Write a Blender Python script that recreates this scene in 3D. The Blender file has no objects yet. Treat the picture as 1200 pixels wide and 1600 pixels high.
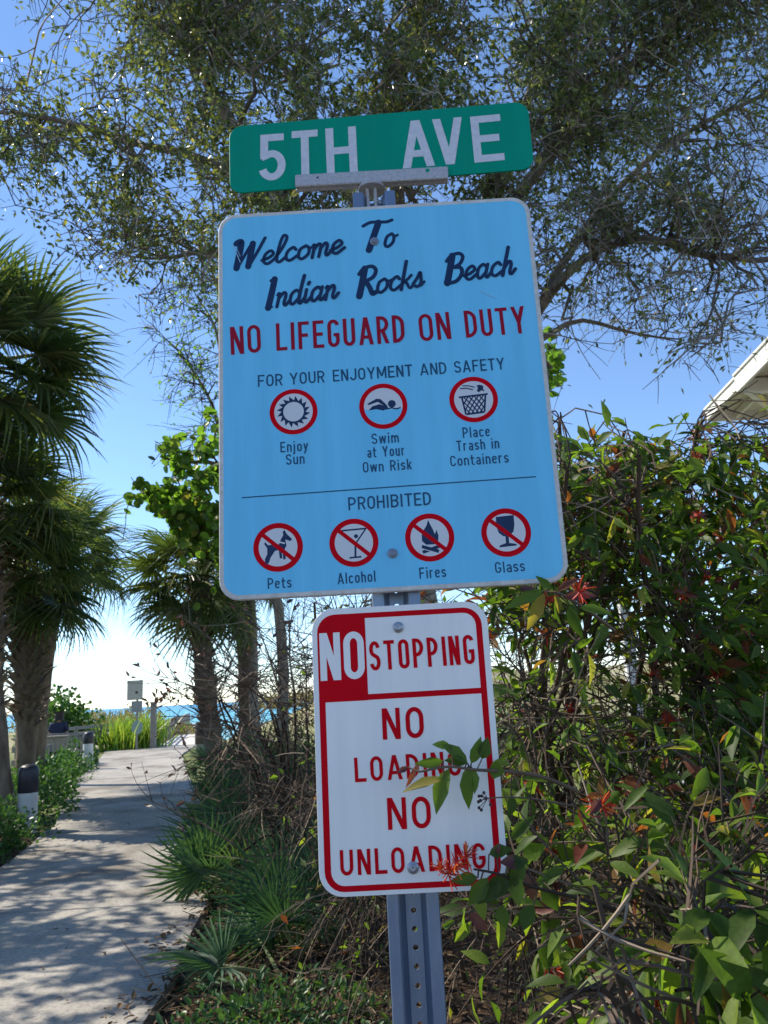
import bpy, math, random
import numpy as np
from mathutils import Vector, Matrix
from mathutils.geometry import tessellate_polygon

random.seed(5)
rng = np.random.default_rng(11)
scene = bpy.context.scene
COL = scene.collection

# ------------------------------------------------------------------ camera
FPX = 1253.1                      # focal length in pixels of the 1200x1600 photograph
PITCH, ROLL = 0.2227, -0.0534
CAM = np.array([0.0, 0.0, 1.6])
_F = np.array([0, math.cos(PITCH), math.sin(PITCH)])
_U = np.array([0, -math.sin(PITCH), math.cos(PITCH)])
_R = np.array([1.0, 0, 0])
R2 = _R * math.cos(ROLL) + _U * math.sin(ROLL)
U2 = -_R * math.sin(ROLL) + _U * math.cos(ROLL)
cam = bpy.data.cameras.new('camera')
cam.sensor_fit = 'VERTICAL'
cam.sensor_height = 36.0
cam.lens = FPX / 1600 * 36
cam.clip_start = 0.05
cam.clip_end = 20000
cam.dof.use_dof = True
cam.dof.focus_distance = 1.42
cam.dof.aperture_fstop = 15.0
cam_ob = bpy.data.objects.new('camera', cam)
COL.objects.link(cam_ob)
m = Matrix.Identity(4)
for i, ax in enumerate((R2, U2, -_F)):
    for j in range(3):
        m[j][i] = ax[j]
m.translation = Vector(CAM)
cam_ob.matrix_world = m
scene.camera = cam_ob

# ------------------------------------------------------------------ light
SUN_EL, SUN_AZ = math.radians(46), math.radians(-66)     # azimuth clockwise from +Y
world = bpy.data.worlds.new('World')
scene.world = world
world.use_nodes = True
wn = world.node_tree
sky = wn.nodes.new('ShaderNodeTexSky')
sky.sky_type = 'NISHITA'
sky.sun_disc = False
sky.sun_elevation = SUN_EL
sky.sun_rotation = SUN_AZ
sky.altitude = 0
sky.air_density = 0.9
sky.dust_density = 0.0
sky.ozone_density = 5.0
wn.links.new(sky.outputs[0], wn.nodes['Background'].inputs[0])
wn.nodes['Background'].inputs[1].default_value = 0.15
sun = bpy.data.lights.new('sun', 'SUN')
sun.energy = 4.2
sun.angle = math.radians(0.55)
sun.color = (1.0, 0.92, 0.79)
sun_ob = bpy.data.objects.new('sun', sun)
COL.objects.link(sun_ob)
SD = Vector((math.sin(SUN_AZ) * math.cos(SUN_EL), math.cos(SUN_AZ) * math.cos(SUN_EL), math.sin(SUN_EL)))
sun_ob.rotation_euler = SD.to_track_quat('Z', 'Y').to_euler()
scene.view_settings.view_transform = 'Standard'
scene.view_settings.look = 'None'
scene.view_settings.gamma = 1
scene.view_settings.use_curve_mapping = False
scene.view_settings.exposure = 0.66
scene.cycles.max_bounces = 6
scene.cycles.diffuse_bounces = 4
scene.cycles.glossy_bounces = 2
scene.cycles.transmission_bounces = 4
scene.cycles.sample_clamp_indirect = 6
scene.cycles.use_denoising = True

# ------------------------------------------------------------------ helpers
def ray(x, y):
    return (R2 * (x - 600) + U2 * (800 - y)) / FPX + _F
def gnd(x, y, z=0.0):
    d = ray(x, y)
    return CAM + d * ((z - CAM[2]) / d[2])
def at(x, y, Y):
    d = ray(x, y)
    return CAM + d * (Y / d[1])
def proj(P):
    P = np.asarray(P, float) - CAM
    z = P @ _F
    zz = np.where(z > 0.05, z, 0.05)
    x = 600 + FPX * (P @ R2) / zz
    y = 800 - FPX * (P @ U2) / zz
    return np.where(z > 0.05, x, -9999), np.where(z > 0.05, y, -9999), zz

def unit(v):
    v = np.asarray(v, float)
    return v / np.maximum(np.linalg.norm(v, axis=-1, keepdims=True), 1e-9)
def rsph(n):
    return unit(rng.normal(size=(n, 3)))

class Geo:
    def __init__(s):
        s.V = []; s.Q = []; s.T = []; s.A = []; s.mq = []; s.mt = []; s.n = 0
    def add(s, V, Q=None, T=None, rnd=0.5, mat=0):
        V = np.asarray(V, float).reshape(-1, 3)
        s.V.append(V)
        s.A.append(np.broadcast_to(np.asarray(rnd, float), (len(V),)).copy())
        if Q is not None and len(Q):
            Q = np.asarray(Q, int).reshape(-1, 4) + s.n
            s.Q.append(Q); s.mq.append(np.full(len(Q), mat))
        if T is not None and len(T):
            T = np.asarray(T, int).reshape(-1, 3) + s.n
            s.T.append(T); s.mt.append(np.full(len(T), mat))
        s.n += len(V)
    def mesh(s, name, mats, smooth=False):
        me = bpy.data.meshes.new(name)
        V = np.concatenate(s.V) if s.V else np.zeros((0, 3))
        Q = np.concatenate(s.Q) if s.Q else np.zeros((0, 4), int)
        T = np.concatenate(s.T) if s.T else np.zeros((0, 3), int)
        me.vertices.add(len(V))
        me.vertices.foreach_set('co', V.astype(np.float32).ravel())
        nl = Q.size + T.size
        me.loops.add(nl)
        me.loops.foreach_set('vertex_index', np.concatenate([Q.ravel(), T.ravel()]).astype(np.int32))
        me.polygons.add(len(Q) + len(T))
        st = np.concatenate([np.arange(len(Q)) * 4, Q.size + np.arange(len(T)) * 3])
        me.polygons.foreach_set('loop_start', st.astype(np.int32))
        mi = np.concatenate([np.concatenate(s.mq) if s.mq else np.zeros(0), np.concatenate(s.mt) if s.mt else np.zeros(0)])
        for mm in (mats if isinstance(mats, (list, tuple)) else [mats]):
            me.materials.append(mm)
        me.polygons.foreach_set('material_index', mi.astype(np.int32))
        me.polygons.foreach_set('use_smooth', np.full(len(Q) + len(T), smooth))
        at_ = me.attributes.new('rnd', 'FLOAT', 'POINT')
        at_.data.foreach_set('value', (np.concatenate(s.A) if s.A else np.zeros(0)).astype(np.float32))
        me.update(calc_edges=True)
        return me
    def build(s, name, mats, parent=None, smooth=False):
        return link(name, s.mesh(name, mats, smooth), parent)

def link(name, me, parent=None):
    o = bpy.data.objects.new(name, me)
    COL.objects.link(o)
    if parent is not None:
        o.parent = parent
    return o
def tag(o, label=None, cat=None, group=None, kind=None):
    if label: o['label'] = label
    if cat: o['category'] = cat
    if group: o['group'] = group
    if kind: o['kind'] = kind
    return o
def thing(name, label, cat, loc=(0, 0, 0), group=None, rot=None):
    o = bpy.data.objects.new(name, None)
    COL.objects.link(o)
    if rot is not None:
        mm = rot.to_4x4(); mm.translation = Vector(loc); o.matrix_world = mm
    else:
        o.location = Vector([float(v) for v in loc])
    o.empty_display_size = 0.1
    return tag(o, label, cat, group)
def kids_world(root, objs):
    """children were modelled in world coordinates: keep them where they are under a moved Empty"""
    for o in objs:
        o.parent = root
        o.matrix_parent_inverse = Matrix.Translation(-root.location)

def box(g, c, s, rot=None, mat=0, rnd=0.5):
    c = np.asarray(c, float); s = np.asarray(s, float) / 2
    V = np.array([[x, y, z] for x in (-1, 1) for y in (-1, 1) for z in (-1, 1)], float) * s
    if rot is not None:
        V = V @ np.asarray(rot, float).T
    g.add(V + c, Q=[(0, 1, 3, 2), (4, 6, 7, 5), (0, 4, 5, 1), (2, 3, 7, 6), (0, 2, 6, 4), (1, 5, 7, 3)], rnd=rnd, mat=mat)
def bevel_box(g, c, s, b, rot=None, mat=0, rnd=.5):
    """box with all twelve edges chamfered"""
    c = np.asarray(c, float); h = np.asarray(s, float) / 2
    V = []; idx = {}
    for sx in (-1, 1):
        for sy in (-1, 1):
            for sz in (-1, 1):
                S = np.array([sx, sy, sz])
                for ax in range(3):
                    p = (h - b) * S
                    p[ax] = h[ax] * S[ax]
                    idx[(sx, sy, sz, ax)] = len(V); V.append(p)
    Q = []; T = []
    for ax in range(3):
        a1, a2 = (ax + 1) % 3, (ax + 2) % 3
        for s_ in (-1, 1):
            f = []
            for u, v in ((-1, -1), (1, -1), (1, 1), (-1, 1)):
                k = [0, 0, 0]; k[ax] = s_; k[a1] = u; k[a2] = v
                f.append(idx[(k[0], k[1], k[2], ax)])
            Q.append(f if s_ > 0 else f[::-1])
        for u in (-1, 1):
            for v in (-1, 1):
                ks = []
                for s_ in (-1, 1):
                    k = [0, 0, 0]; k[ax] = s_; k[a1] = u; k[a2] = v
                    ks.append((idx[(k[0], k[1], k[2], a1)], idx[(k[0], k[1], k[2], a2)]))
                f = [ks[0][0], ks[1][0], ks[1][1], ks[0][1]]
                Q.append(f if u * v > 0 else f[::-1])
    for sx in (-1, 1):
        for sy in (-1, 1):
            for sz in (-1, 1):
                f = [idx[(sx, sy, sz, a)] for a in range(3)]
                T.append(f if sx * sy * sz > 0 else f[::-1])
    V = np.array(V)
    if rot is not None:
        V = V @ np.asarray(rot, float).T
    g.add(V + c, Q=Q, T=T, rnd=rnd, mat=mat)
def rotz(a):
    return np.array([[math.cos(a), -math.sin(a), 0], [math.sin(a), math.cos(a), 0], [0, 0, 1.0]])

def tubes(g, P, R, sides=4, rnd=0.5, mat=0, cap=False):
    """P (N,k,3), R (N,k)"""
    P = np.asarray(P, float); R = np.asarray(R, float)
    if P.ndim == 2: P = P[None]; R = R[None]
    N, k, _ = P.shape
    if N == 0: return
    t = unit(np.gradient(P, axis=1))
    ref = np.cross(unit(P[:, -1] - P[:, 0]), np.array([0.31, 0.22, 0.93]))
    ref = unit(ref + 1e-6)[:, None, :]
    u = unit(ref - (ref * t).sum(-1, keepdims=True) * t)
    v = np.cross(t, u)
    a = np.arange(sides) * 2 * math.pi / sides
    V = P[:, :, None, :] + R[:, :, None, None] * (np.cos(a)[None, None, :, None] * u[:, :, None, :] + np.sin(a)[None, None, :, None] * v[:, :, None, :])
    base = (np.arange(N) * k * sides)[:, None, None]
    i = np.arange(k - 1)[None, :, None] * sides
    j = np.arange(sides)[None, None, :]; j2 = (j + 1) % sides
    Q = np.stack([base + i + j, base + i + j2, base + i + sides + j2, base + i + sides + j], -1).reshape(-1, 4)
    if np.ndim(rnd) == 1:
        rnd = np.repeat(rnd, k * sides)
    T = []
    if cap:
        for n_ in range(N):
            b0 = n_ * k * sides; b1 = b0 + (k - 1) * sides
            for q in range(1, sides - 1):
                T.append((b0, b0 + q + 1, b0 + q)); T.append((b1, b1 + q, b1 + q + 1))
    g.add(V.reshape(-1, 3), Q=Q, T=T, rnd=rnd, mat=mat)

def scatter(g, tpl, P, D, N, S, rnd, mat=0):
    """place template (V,Q,T) with +Y along D and +Z near N, scaled by S (n,) or (n,3)"""
    V, Q, T = tpl
    V = np.asarray(V, float); n = len(P)
    if n == 0: return
    y = unit(D); x = unit(np.cross(y, N)); z = np.cross(x, y)
    S = np.asarray(S, float)
    if S.ndim == 1: S = np.stack([S, S, S], -1)
    W = V[None] * S[:, None, :]
    out = P[:, None, :] + W[..., 0:1] * x[:, None] + W[..., 1:2] * y[:, None] + W[..., 2:3] * z[:, None]
    off = (np.arange(n) * len(V))[:, None, None]
    QQ = (np.asarray(Q, int)[None] + off).reshape(-1, 4) if len(Q) else None
    TT = (np.asarray(T, int)[None] + off).reshape(-1, 3) if len(T) else None
    g.add(out.reshape(-1, 3), Q=QQ, T=TT, rnd=np.repeat(rnd, len(V)), mat=mat)

# leaf templates: length 1 along +Y, blade in XY, Z up
LEAF4 = ([(0, 0, 0), (.24, .45, .06), (0, 1, -.03), (-.24, .45, .06)], [], [(0, 1, 2), (0, 2, 3)])
def leaf_tpl(w=.2, droop=.25, fold=.12, mx=.45):
    V = [(0, 0, 0)]
    prof = [(.18, .62), (mx, 1.0), (.74, .62)]
    for t, k in prof:
        z = -droop * t * t
        V += [(-w * k, t, z + fold * k * w * 3), (0, t, z), (w * k, t, z + fold * k * w * 3)]
    V.append((0, 1, -droop))
    Q = []; T = [(0, 2, 1), (0, 3, 2)]
    for r in (0, 1):
        a = 1 + r * 3
        Q += [(a, a + 1, a + 4, a + 3), (a + 1, a + 2, a + 5, a + 4)]
    T += [(7, 8, 10), (8, 9, 10)]
    return (V, Q, T)
LEAF_BIG = leaf_tpl(.19, .3, .14)
LEAF_MED = ([(0, 0, 0), (.2, .35, .07), (.17, .7, .02), (0, 1, -.16), (-.17, .7, .02), (-.2, .35, .07), (0, .5, -.03)], [], [(0, 1, 6), (1, 2, 6), (2, 3, 6), (3, 4, 6), (4, 5, 6), (5, 0, 6)])
ROUND = ([(0, 0, 0)] + [(.5 * math.sin(a), .5 - .5 * math.cos(a), .06 * math.sin(a) ** 2) for a in [k * math.pi * 2 / 9 for k in range(1, 9)]] + [(0, .5, -.03)], [], [(9, k, (k + 1) % 9) for k in range(9)])
BLADE = ([(-.02, 0, 0), (.02, 0, 0), (-.018, .5, .02), (.018, .5, .02), (0, 1, -.2)], [(0, 1, 3, 2)], [(2, 3, 4)])

# ------------------------------------------------------------------ materials
def newmat(name):
    mt = bpy.data.materials.new(name); mt.use_nodes = True
    nt = mt.node_tree
    return mt, nt, nt.nodes['Principled BSDF'], nt.nodes['Material Output']
def ramp(nt, stops, fac):
    r = nt.nodes.new('ShaderNodeValToRGB')
    e = r.color_ramp.elements
    while len(e) < len(stops): e.new(0.5)
    for el, (p, c) in zip(e, stops):
        el.position = p; el.color = (*c, 1)
    nt.links.new(fac, r.inputs[0])
    return r.outputs[0]
def noise(nt, scale, detail=4, rough=.55, coord='Object', stretch=None):
    tc = nt.nodes.new('ShaderNodeTexCoord')
    n = nt.nodes.new('ShaderNodeTexNoise')
    n.inputs['Scale'].default_value = scale; n.inputs['Detail'].default_value = detail; n.inputs['Roughness'].default_value = rough
    src = tc.outputs[coord]
    if stretch:
        mp = nt.nodes.new('ShaderNodeMapping'); mp.inputs['Scale'].default_value = stretch
        nt.links.new(src, mp.inputs[0]); src = mp.outputs[0]
    nt.links.new(src, n.inputs['Vector'])
    return n.outputs['Fac']
def bump(nt, bsdf, h, strength, dist=0.01):
    b = nt.nodes.new('ShaderNodeBump'); b.inputs['Strength'].default_value = strength; b.inputs['Distance'].default_value = dist
    nt.links.new(h, b.inputs['Height']); nt.links.new(b.outputs[0], bsdf.inputs['Normal'])
def mat_plain(name, c1, c2=None, scale=8, rough=.6, metal=0, bmp=0, bscale=60, stretch=None, spec=.5):
    mt, nt, b, o = newmat(name)
    b.inputs['Roughness'].default_value = rough; b.inputs['Metallic'].default_value = metal
    b.inputs['Specular IOR Level'].default_value = spec
    c2 = c2 or tuple(v * .8 for v in c1)
    f = noise(nt, scale, 6, .6, stretch=stretch)
    nt.links.new(ramp(nt, [(.3, c2), (.7, c1)], f), b.inputs['Base Color'])
    if bmp: bump(nt, b, noise(nt, bscale, 5, .6, stretch=stretch), bmp)
    return mt
def mat_leaf(name, stops, trans=.35, rough=.4, spec=.5, tint=(1.3, 1.35, .6)):
    """colour varies leaf by leaf; light also passes through the blade"""
    mt, nt, b, o = newmat(name)
    at_ = nt.nodes.new('ShaderNodeAttribute'); at_.attribute_name = 'rnd'
    oi = nt.nodes.new('ShaderNodeObjectInfo')
    ad = nt.nodes.new('ShaderNodeMath'); ad.operation = 'ADD'
    fr = nt.nodes.new('ShaderNodeMath'); fr.operation = 'FRACT'
    nt.links.new(at_.outputs['Fac'], ad.inputs[0]); nt.links.new(oi.outputs['Random'], ad.inputs[1]); nt.links.new(ad.outputs[0], fr.inputs[0])
    col = ramp(nt, stops, fr.outputs[0])
    mx0 = nt.nodes.new('ShaderNodeMixRGB'); mx0.blend_type = 'MULTIPLY'; mx0.inputs[0].default_value = .5
    nt.links.new(col, mx0.inputs[1])
    nt.links.new(ramp(nt, [(.3, (.45, .45, .45)), (.7, (1.25, 1.25, 1.2))], noise(nt, 9, 3)), mx0.inputs[2])
    col = mx0.outputs[0]
    nt.links.new(col, b.inputs['Base Color'])
    b.inputs['Roughness'].default_value = rough; b.inputs['Specular IOR Level'].default_value = spec
    tr = nt.nodes.new('ShaderNodeBsdfTranslucent')
    mul = nt.nodes.new('ShaderNodeMixRGB'); mul.blend_type = 'MULTIPLY'; mul.inputs[0].default_value = 1
    nt.links.new(col, mul.inputs[1]); mul.inputs[2].default_value = (*[t * 1.6 for t in tint], 1)
    nt.links.new(mul.outputs[0], tr.inputs[0])
    mx = nt.nodes.new('ShaderNodeMixShader'); mx.inputs[0].default_value = trans
    nt.links.new(b.outputs[0], mx.inputs[1]); nt.links.new(tr.outputs[0], mx.inputs[2]); nt.links.new(mx.outputs[0], o.inputs[0])
    return mt
def mat_bark(name, c1, c2, scale=14, bmp=.8, stretch=(1, 1, .3)):
    return mat_plain(name, c1, c2, scale, .85, 0, bmp, scale * 2.2, stretch, .2)

M_OAK = mat_leaf('oak_leaf', [(0, (.045, .066, .026)), (.35, (.083, .108, .042)), (.75, (.145, .168, .065)), (.93, (.20, .21, .07)), (1, (.30, .25, .09))], .48, .27, .9)
M_OAKTWIG = mat_leaf('oak_twig_bark', [(0, (.12, .10, .08)), (.6, (.22, .185, .15)), (1, (.50, .43, .35))], .0, .8, .2)
M_FIRE = mat_leaf('firebush_leaf', [(0, (.045, .080, .018)), (.35, (.075, .125, .024)), (.72, (.125, .19, .032)), (.86, (.21, .27, .045)), (.93, (.26, .20, .05)), (.96, (.22, .07, .03)), (1, (.13, .035, .03))], .48, .5, .28, (1.35, 1.5, .45))
M_FIRERED = mat_leaf('firebush_red_leaf', [(0, (.12, .05, .02)), (.5, (.16, .04, .03)), (1, (.09, .025, .03))], .35, .4)
M_PALM = mat_leaf('palm_frond', [(0, (.045, .075, .028)), (.5, (.075, .115, .038)), (.85, (.12, .165, .05)), (1, (.22, .21, .09))], .34, .40, .6)
M_PALMETTO = mat_leaf('palmetto_frond', [(0, (.035, .08, .045)), (.6, (.055, .12, .06)), (1, (.10, .17, .06))], .25, .5, .3)
M_GRAPE = mat_leaf('seagrape_leaf', [(0, (.08, .13, .03)), (.5, (.12, .20, .045)), (.85, (.20, .29, .06)), (1, (.2, .15, .05))], .5, .4, .4, (1.2, 1.5, .45))
M_LOWHEDGE = mat_leaf('low_hedge_leaf', [(0, (.03, .075, .022)), (.6, (.055, .13, .03)), (1, (.10, .20, .05))], .3, .4, .4)
M_DARKSHRUB = mat_leaf('dark_shrub_leaf', [(0, (.03, .055, .02)), (.6, (.055, .09, .03)), (1, (.12, .13, .04))], .35, .5, .3)
M_GLOSSY = mat_leaf('ground_cover_leaf', [(0, (.035, .09, .03)), (.6, (.06, .14, .045)), (1, (.10, .18, .06))], .25, .45, .4)
M_DUNE = mat_leaf('dune_plant_leaf', [(0, (.16, .16, .06)), (.5, (.26, .24, .1)), (1, (.36, .27, .15))], .3, .6, .3, (1.1, 1.1, .8))
M_YUCCA = mat_leaf('bright_blade_leaf', [(0, (.12, .22, .03)), (.6, (.22, .34, .05)), (1, (.34, .36, .08))], .4, .4, .4)
M_DEAD = mat_leaf('dead_leaf', [(0, (.10, .065, .04)), (.5, (.19, .125, .075)), (.85, (.26, .18, .11)), (1, (.32, .25, .17))], .1, .85, .1, (1, .9, .7))
M_BARK = mat_bark('oak_bark', (.36, .31, .25), (.16, .13, .105))
M_TWIG = mat_leaf('twig_bark', [(0, (.05, .034, .025)), (.5, (.095, .066, .048)), (.85, (.16, .115, .085)), (1, (.32, .25, .18))], .0, .8, .2)
M_PALMBARK = mat_bark('palm_bark', (.27, .2, .145), (.10, .07, .05), 9)
M_BOOT = mat_bark('palm_boot', (.32, .255, .19), (.15, .11, .075), 20)
M_PETIOLE = mat_plain('petiole', (.28, .32, .12), (.18, .2, .08), 10, .5)
M_FLOWER = mat_leaf('firebush_flower', [(0, (.42, .015, .012)), (.6, (.58, .05, .014)), (1, (.66, .17, .02))], .25, .5, .4, (1.2, .8, .6))
M_BERRY = mat_plain('dark_berry', (.05, .018, .03), (.02, .01, .015), 40, .4)
M_YELLOW = mat_leaf('yellow_leaf', [(0, (.55, .40, .03)), (1, (.65, .5, .06))], .3, .5, .3)

def mat_concrete():
    mt, nt, b, o = newmat('path_concrete')
    b.inputs['Roughness'].default_value = .9; b.inputs['Specular IOR Level'].default_value = .2
    c = ramp(nt, [(.25, (.30, .28, .25)), (.5, (.40, .375, .335)), (.8, (.48, .455, .41))], noise(nt, 1.1, 8, .65, 'Generated' if False else 'Object'))
    f2 = ramp(nt, [(.42, (.62, .6, .58)), (.52, (1, 1, 1))], noise(nt, 34, 6, .7))
    mx = nt.nodes.new('ShaderNodeMixRGB'); mx.blend_type = 'MULTIPLY'; mx.inputs[0].default_value = .7
    nt.links.new(c, mx.inputs[1]); nt.links.new(f2, mx.inputs[2]); nt.links.new(mx.outputs[0], b.inputs['Base Color'])
    mx2 = nt.nodes.new('ShaderNodeMixRGB'); mx2.blend_type = 'MULTIPLY'; mx2.inputs[0].default_value = .8
    nt.links.new(mx.outputs[0], mx2.inputs[1]); nt.links.new(ramp(nt, [(.36, (.55, .50, .44)), (.5, (1, 1, 1)), (.68, (1.08, 1.05, .98))], noise(nt, .55, 7, .62)), mx2.inputs[2]); nt.links.new(mx2.outputs[0], b.inputs['Base Color'])
    bump(nt, b, noise(nt, 120, 5, .7), .35, .004)
    return mt
M_CONC = mat_concrete()
def mat_ground():
    mt, nt, b, o = newmat('ground_soil')
    b.inputs['Roughness'].default_value = .95; b.inputs['Specular IOR Level'].default_value = .1
    geo = nt.nodes.new('ShaderNodeNewGeometry')
    sep = nt.nodes.new('ShaderNodeSeparateXYZ'); nt.links.new(geo.outputs['Position'], sep.inputs[0])
    mulch = ramp(nt, [(.3, (.035, .024, .017)), (.5, (.075, .052, .036)), (.62, (.14, .10, .07)), (.75, (.26, .21, .16))], noise(nt, 7, 8, .7))
    sand = ramp(nt, [(.3, (.50, .46, .38)), (.7, (.64, .60, .52))], noise(nt, 3, 6, .6))
    grass = ramp(nt, [(.3, (.10, .13, .04)), (.6, (.20, .22, .09)), (.75, (.36, .32, .22))], noise(nt, 1.6, 8, .7))
    def step(sock, a, w):
        mr = nt.nodes.new('ShaderNodeMapRange'); mr.inputs[1].default_value = a; mr.inputs[2].default_value = a + w
        nt.links.new(sock, mr.inputs[0]); return mr.outputs[0]
    def mix(f, a, c):
        mx = nt.nodes.new('ShaderNodeMixRGB'); nt.links.new(f, mx.inputs[0]); nt.links.new(a, mx.inputs[1]); nt.links.new(c, mx.inputs[2]); return mx.outputs[0]
    c = mix(step(sep.outputs['Y'], 10.5, 2.5), mulch, grass)
    dn = ramp(nt, [(.35, (.16, .18, .06)), (.5, (.30, .28, .14)), (.68, (.52, .47, .36))], noise(nt, 1.3, 8, .7))
    c = mix(step(sep.outputs['Y'], 30, 5), c, dn)
    c = mix(step(sep.outputs['Y'], 52, 5), c, sand)
    nt.links.new(c, b.inputs['Base Color'])
    bump(nt, b, noise(nt, 40, 6, .7), .8, .02)
    return mt
M_GROUND = mat_ground()
M_ASPHALT = mat_plain('asphalt', (.11, .105, .10), (.065, .063, .06), 30, .9, 0, .4, 200)
def mat_sea():
    mt, nt, b, o = newmat('sea_water')
    b.inputs['Roughness'].default_value = .35; b.inputs['IOR'].default_value = 1.33
    geo = nt.nodes.new('ShaderNodeNewGeometry')
    sep = nt.nodes.new('ShaderNodeSeparateXYZ'); nt.links.new(geo.outputs['Position'], sep.inputs[0])
    mr = nt.nodes.new('ShaderNodeMapRange'); mr.inputs[1].default_value = 75; mr.inputs[2].default_value = 900
    nt.links.new(sep.outputs['Y'], mr.inputs[0])
    nt.links.new(ramp(nt, [(0, (.22, .55, .60)), (.2, (.08, .38, .50)), (1, (.05, .27, .44))], mr.outputs[0]), b.inputs['Base Color'])
    bump(nt, b, noise(nt, .6, 6, .65, stretch=(1, .35, 1)), .5, .25)
    return mt
M_SEA = mat_sea()
M_WOOD = mat_plain('weathered_wood', (.36, .33, .29), (.20, .18, .155), 6, .85, 0, .5, 50, (8, 8, .8))
M_DECK = mat_plain('bleached_deck', (.74, .70, .64), (.56, .53, .48), 5, .85, 0, .4, 50, (1, 8, 1))
M_WHITEPOST = mat_plain('white_painted_post', (.74, .73, .70), (.55, .54, .51), 9, .55, 0, .15, 60)
M_BLACKCAP = mat_plain('black_painted_cap', (.035, .035, .05), (.02, .02, .03), 12, .45)
M_ROOF = mat_plain('cream_painted_wood', (.86, .83, .74), (.76, .73, .63), 5, .6, 0, .1, 40, (1, 6, 1))
M_SOFFIT = mat_plain('soffit_boards', (.72, .67, .50), (.58, .53, .38), 7, .7, 0, .2, 40, (1, 8, 1))
M_SHINGLE = mat_plain('roof_shingles', (.42, .41, .39), (.28, .27, .26), 25, .9, 0, .4, 60)
M_WALLP = mat_plain('beige_masonry', (.34, .29, .24), (.26, .22, .18), 10, .9, 0, .3, 60)

# sign materials
M_SIGNWHITE = mat_plain('white_sheeting', (.83, .815, .80), (.79, .775, .765), 3, .38, spec=.2)
M_EDGE = mat_plain('sign_edge_white', (.66, .64, .62), (.48, .45, .42), 60, .6, 0, .3, 300)
M_BLUE = mat_plain('blue_sheeting', (.17, .58, .86), (.15, .54, .82), 1.3, .4, spec=.15)
def weather(mt, amt=.5):
    nt = mt.node_tree; b = nt.nodes['Principled BSDF']; src = b.inputs['Base Color'].links[0].from_socket
    for sc, st, lo, hi, k in ((5, (6, 1, .5), (.84, .86, .88), (1.06, 1.05, 1.03), .5), (90, (1, 1, 1), (.72, .74, .76), (1, 1, 1), .35)):
        mx = nt.nodes.new('ShaderNodeMixRGB'); mx.blend_type = 'MULTIPLY'; mx.inputs[0].default_value = k * amt * 2
        nt.links.new(src, mx.inputs[1]); nt.links.new(ramp(nt, [(.28 if sc > 50 else .35, lo), (.36 if sc > 50 else .65, hi)], noise(nt, sc, 6, .65, stretch=st)), mx.inputs[2]); src = mx.outputs[0]
    nt.links.new(src, b.inputs['Base Color'])
weather(M_BLUE, .55); weather(M_SIGNWHITE, .4)
M_NAVY = mat_plain('navy_print', (.012, .035, .10), (.008, .025, .075), 25, .4, spec=.2)
M_TEAL = mat_plain('dark_blue_print', (.015, .08, .17), (.012, .06, .13), 25, .4, spec=.2)
M_RED = mat_plain('red_print', (.60, .001, .010), (.52, .001, .008), 6, .5, spec=.06)
M_DARKRED = mat_plain('faded_red_print', (.34, .008, .028), (.27, .010, .03), 30, .5, spec=.08)
M_GREEN = mat_plain('green_sheeting', (.001, .29, .19), (.001, .26, .17), 3, .5, spec=.08)
weather(M_GREEN, .5)
M_ICONWHITE = mat_plain('icon_white', (.62, .64, .68), (.58, .60, .64), 6, .4, spec=.2)
M_ALU = mat_plain('bead_blasted_aluminium', (.55, .55, .58), (.38, .38, .41), 160, .5, .35, .5, 400)
M_GALV = mat_plain('galvanised_steel', (.20, .26, .36), (.13, .18, .28), 26, .38, .5, .12, 90, (1, 1, .25))
M_BOLT = mat_plain('zinc_bolt', (.42, .45, .50), (.28, .30, .34), 70, .4, .6)
M_BOLTDULL = mat_plain('painted_bolt', (.25, .30, .38), (.17, .20, .26), 60, .55, .3)

# ------------------------------------------------------------------ terrain, water, road
def terr(x, y):
    x = np.asarray(x, float); y = np.asarray(y, float)
    def ss(a, b_, v):
        t = np.clip((v - a) / (b_ - a), 0, 1); return t * t * (3 - 2 * t)
    xc = -8.6 - (y - 33) * .19
    dune = .75 * ss(33, 40, y) * (1 - ss(42, 55, y)) * np.clip((np.abs(x - xc) - 1.6) / 2.5, 0, 1)
    dune += 1.75 * ss(31, 40, y) * (1 - ss(48, 62, y)) * ss(-6.0 , -1.5, x + 0 * y) + .25 * np.sin(x * .55) * ss(34, 40, y) * (1 - ss(48, 60, y)) * ss(-6, -1, x)
    dune += -.35 * ss(33, 35, y) * (1 - np.clip((np.abs(x - xc) - 1.2) / 1.5, 0, 1)) * ss(34, 36, y)
    return dune - 3.1 * ss(38, 66, y) - 2.5 * ss(66, 130, y)
xs = np.concatenate([[-4000, -1500, -600, -250, -120, -60], np.arange(-40, 40.1, 1.0), [60, 120, 250, 600, 1500, 4000]])
ys = np.concatenate([[-3000, -900, -300, -100, -40, -15], np.arange(-6, 70.1, 1.0), [75, 85, 100, 130, 200, 500, 1500, 6000]])
X, Y = np.meshgrid(xs, ys)
Z = terr(X, Y)
near = (Y > 2) & (Y < 30) & (np.abs(X) < 30)
Z = Z + near * (rng.normal(size=Z.shape) * .02 - .03)
nx = len(xs)
g = Geo()
ii, jj = np.meshgrid(np.arange(len(ys) - 1), np.arange(nx - 1), indexing='ij')
a = (ii * nx + jj).ravel()
g.add(np.stack([X, Y, Z], -1).reshape(-1, 3), Q=np.stack([a, a + 1, a + 1 + nx, a + nx], -1))
tag(g.build('ground', M_GROUND, smooth=True), kind='structure')
g = Geo()
g.add([(-9000, 60, -2.35), (9000, 60, -2.35), (9000, 15000, -2.35), (-9000, 15000, -2.35)], Q=[(0, 1, 2, 3)])
tag(g.build('sea', M_SEA), kind='structure')
g = Geo()
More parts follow.
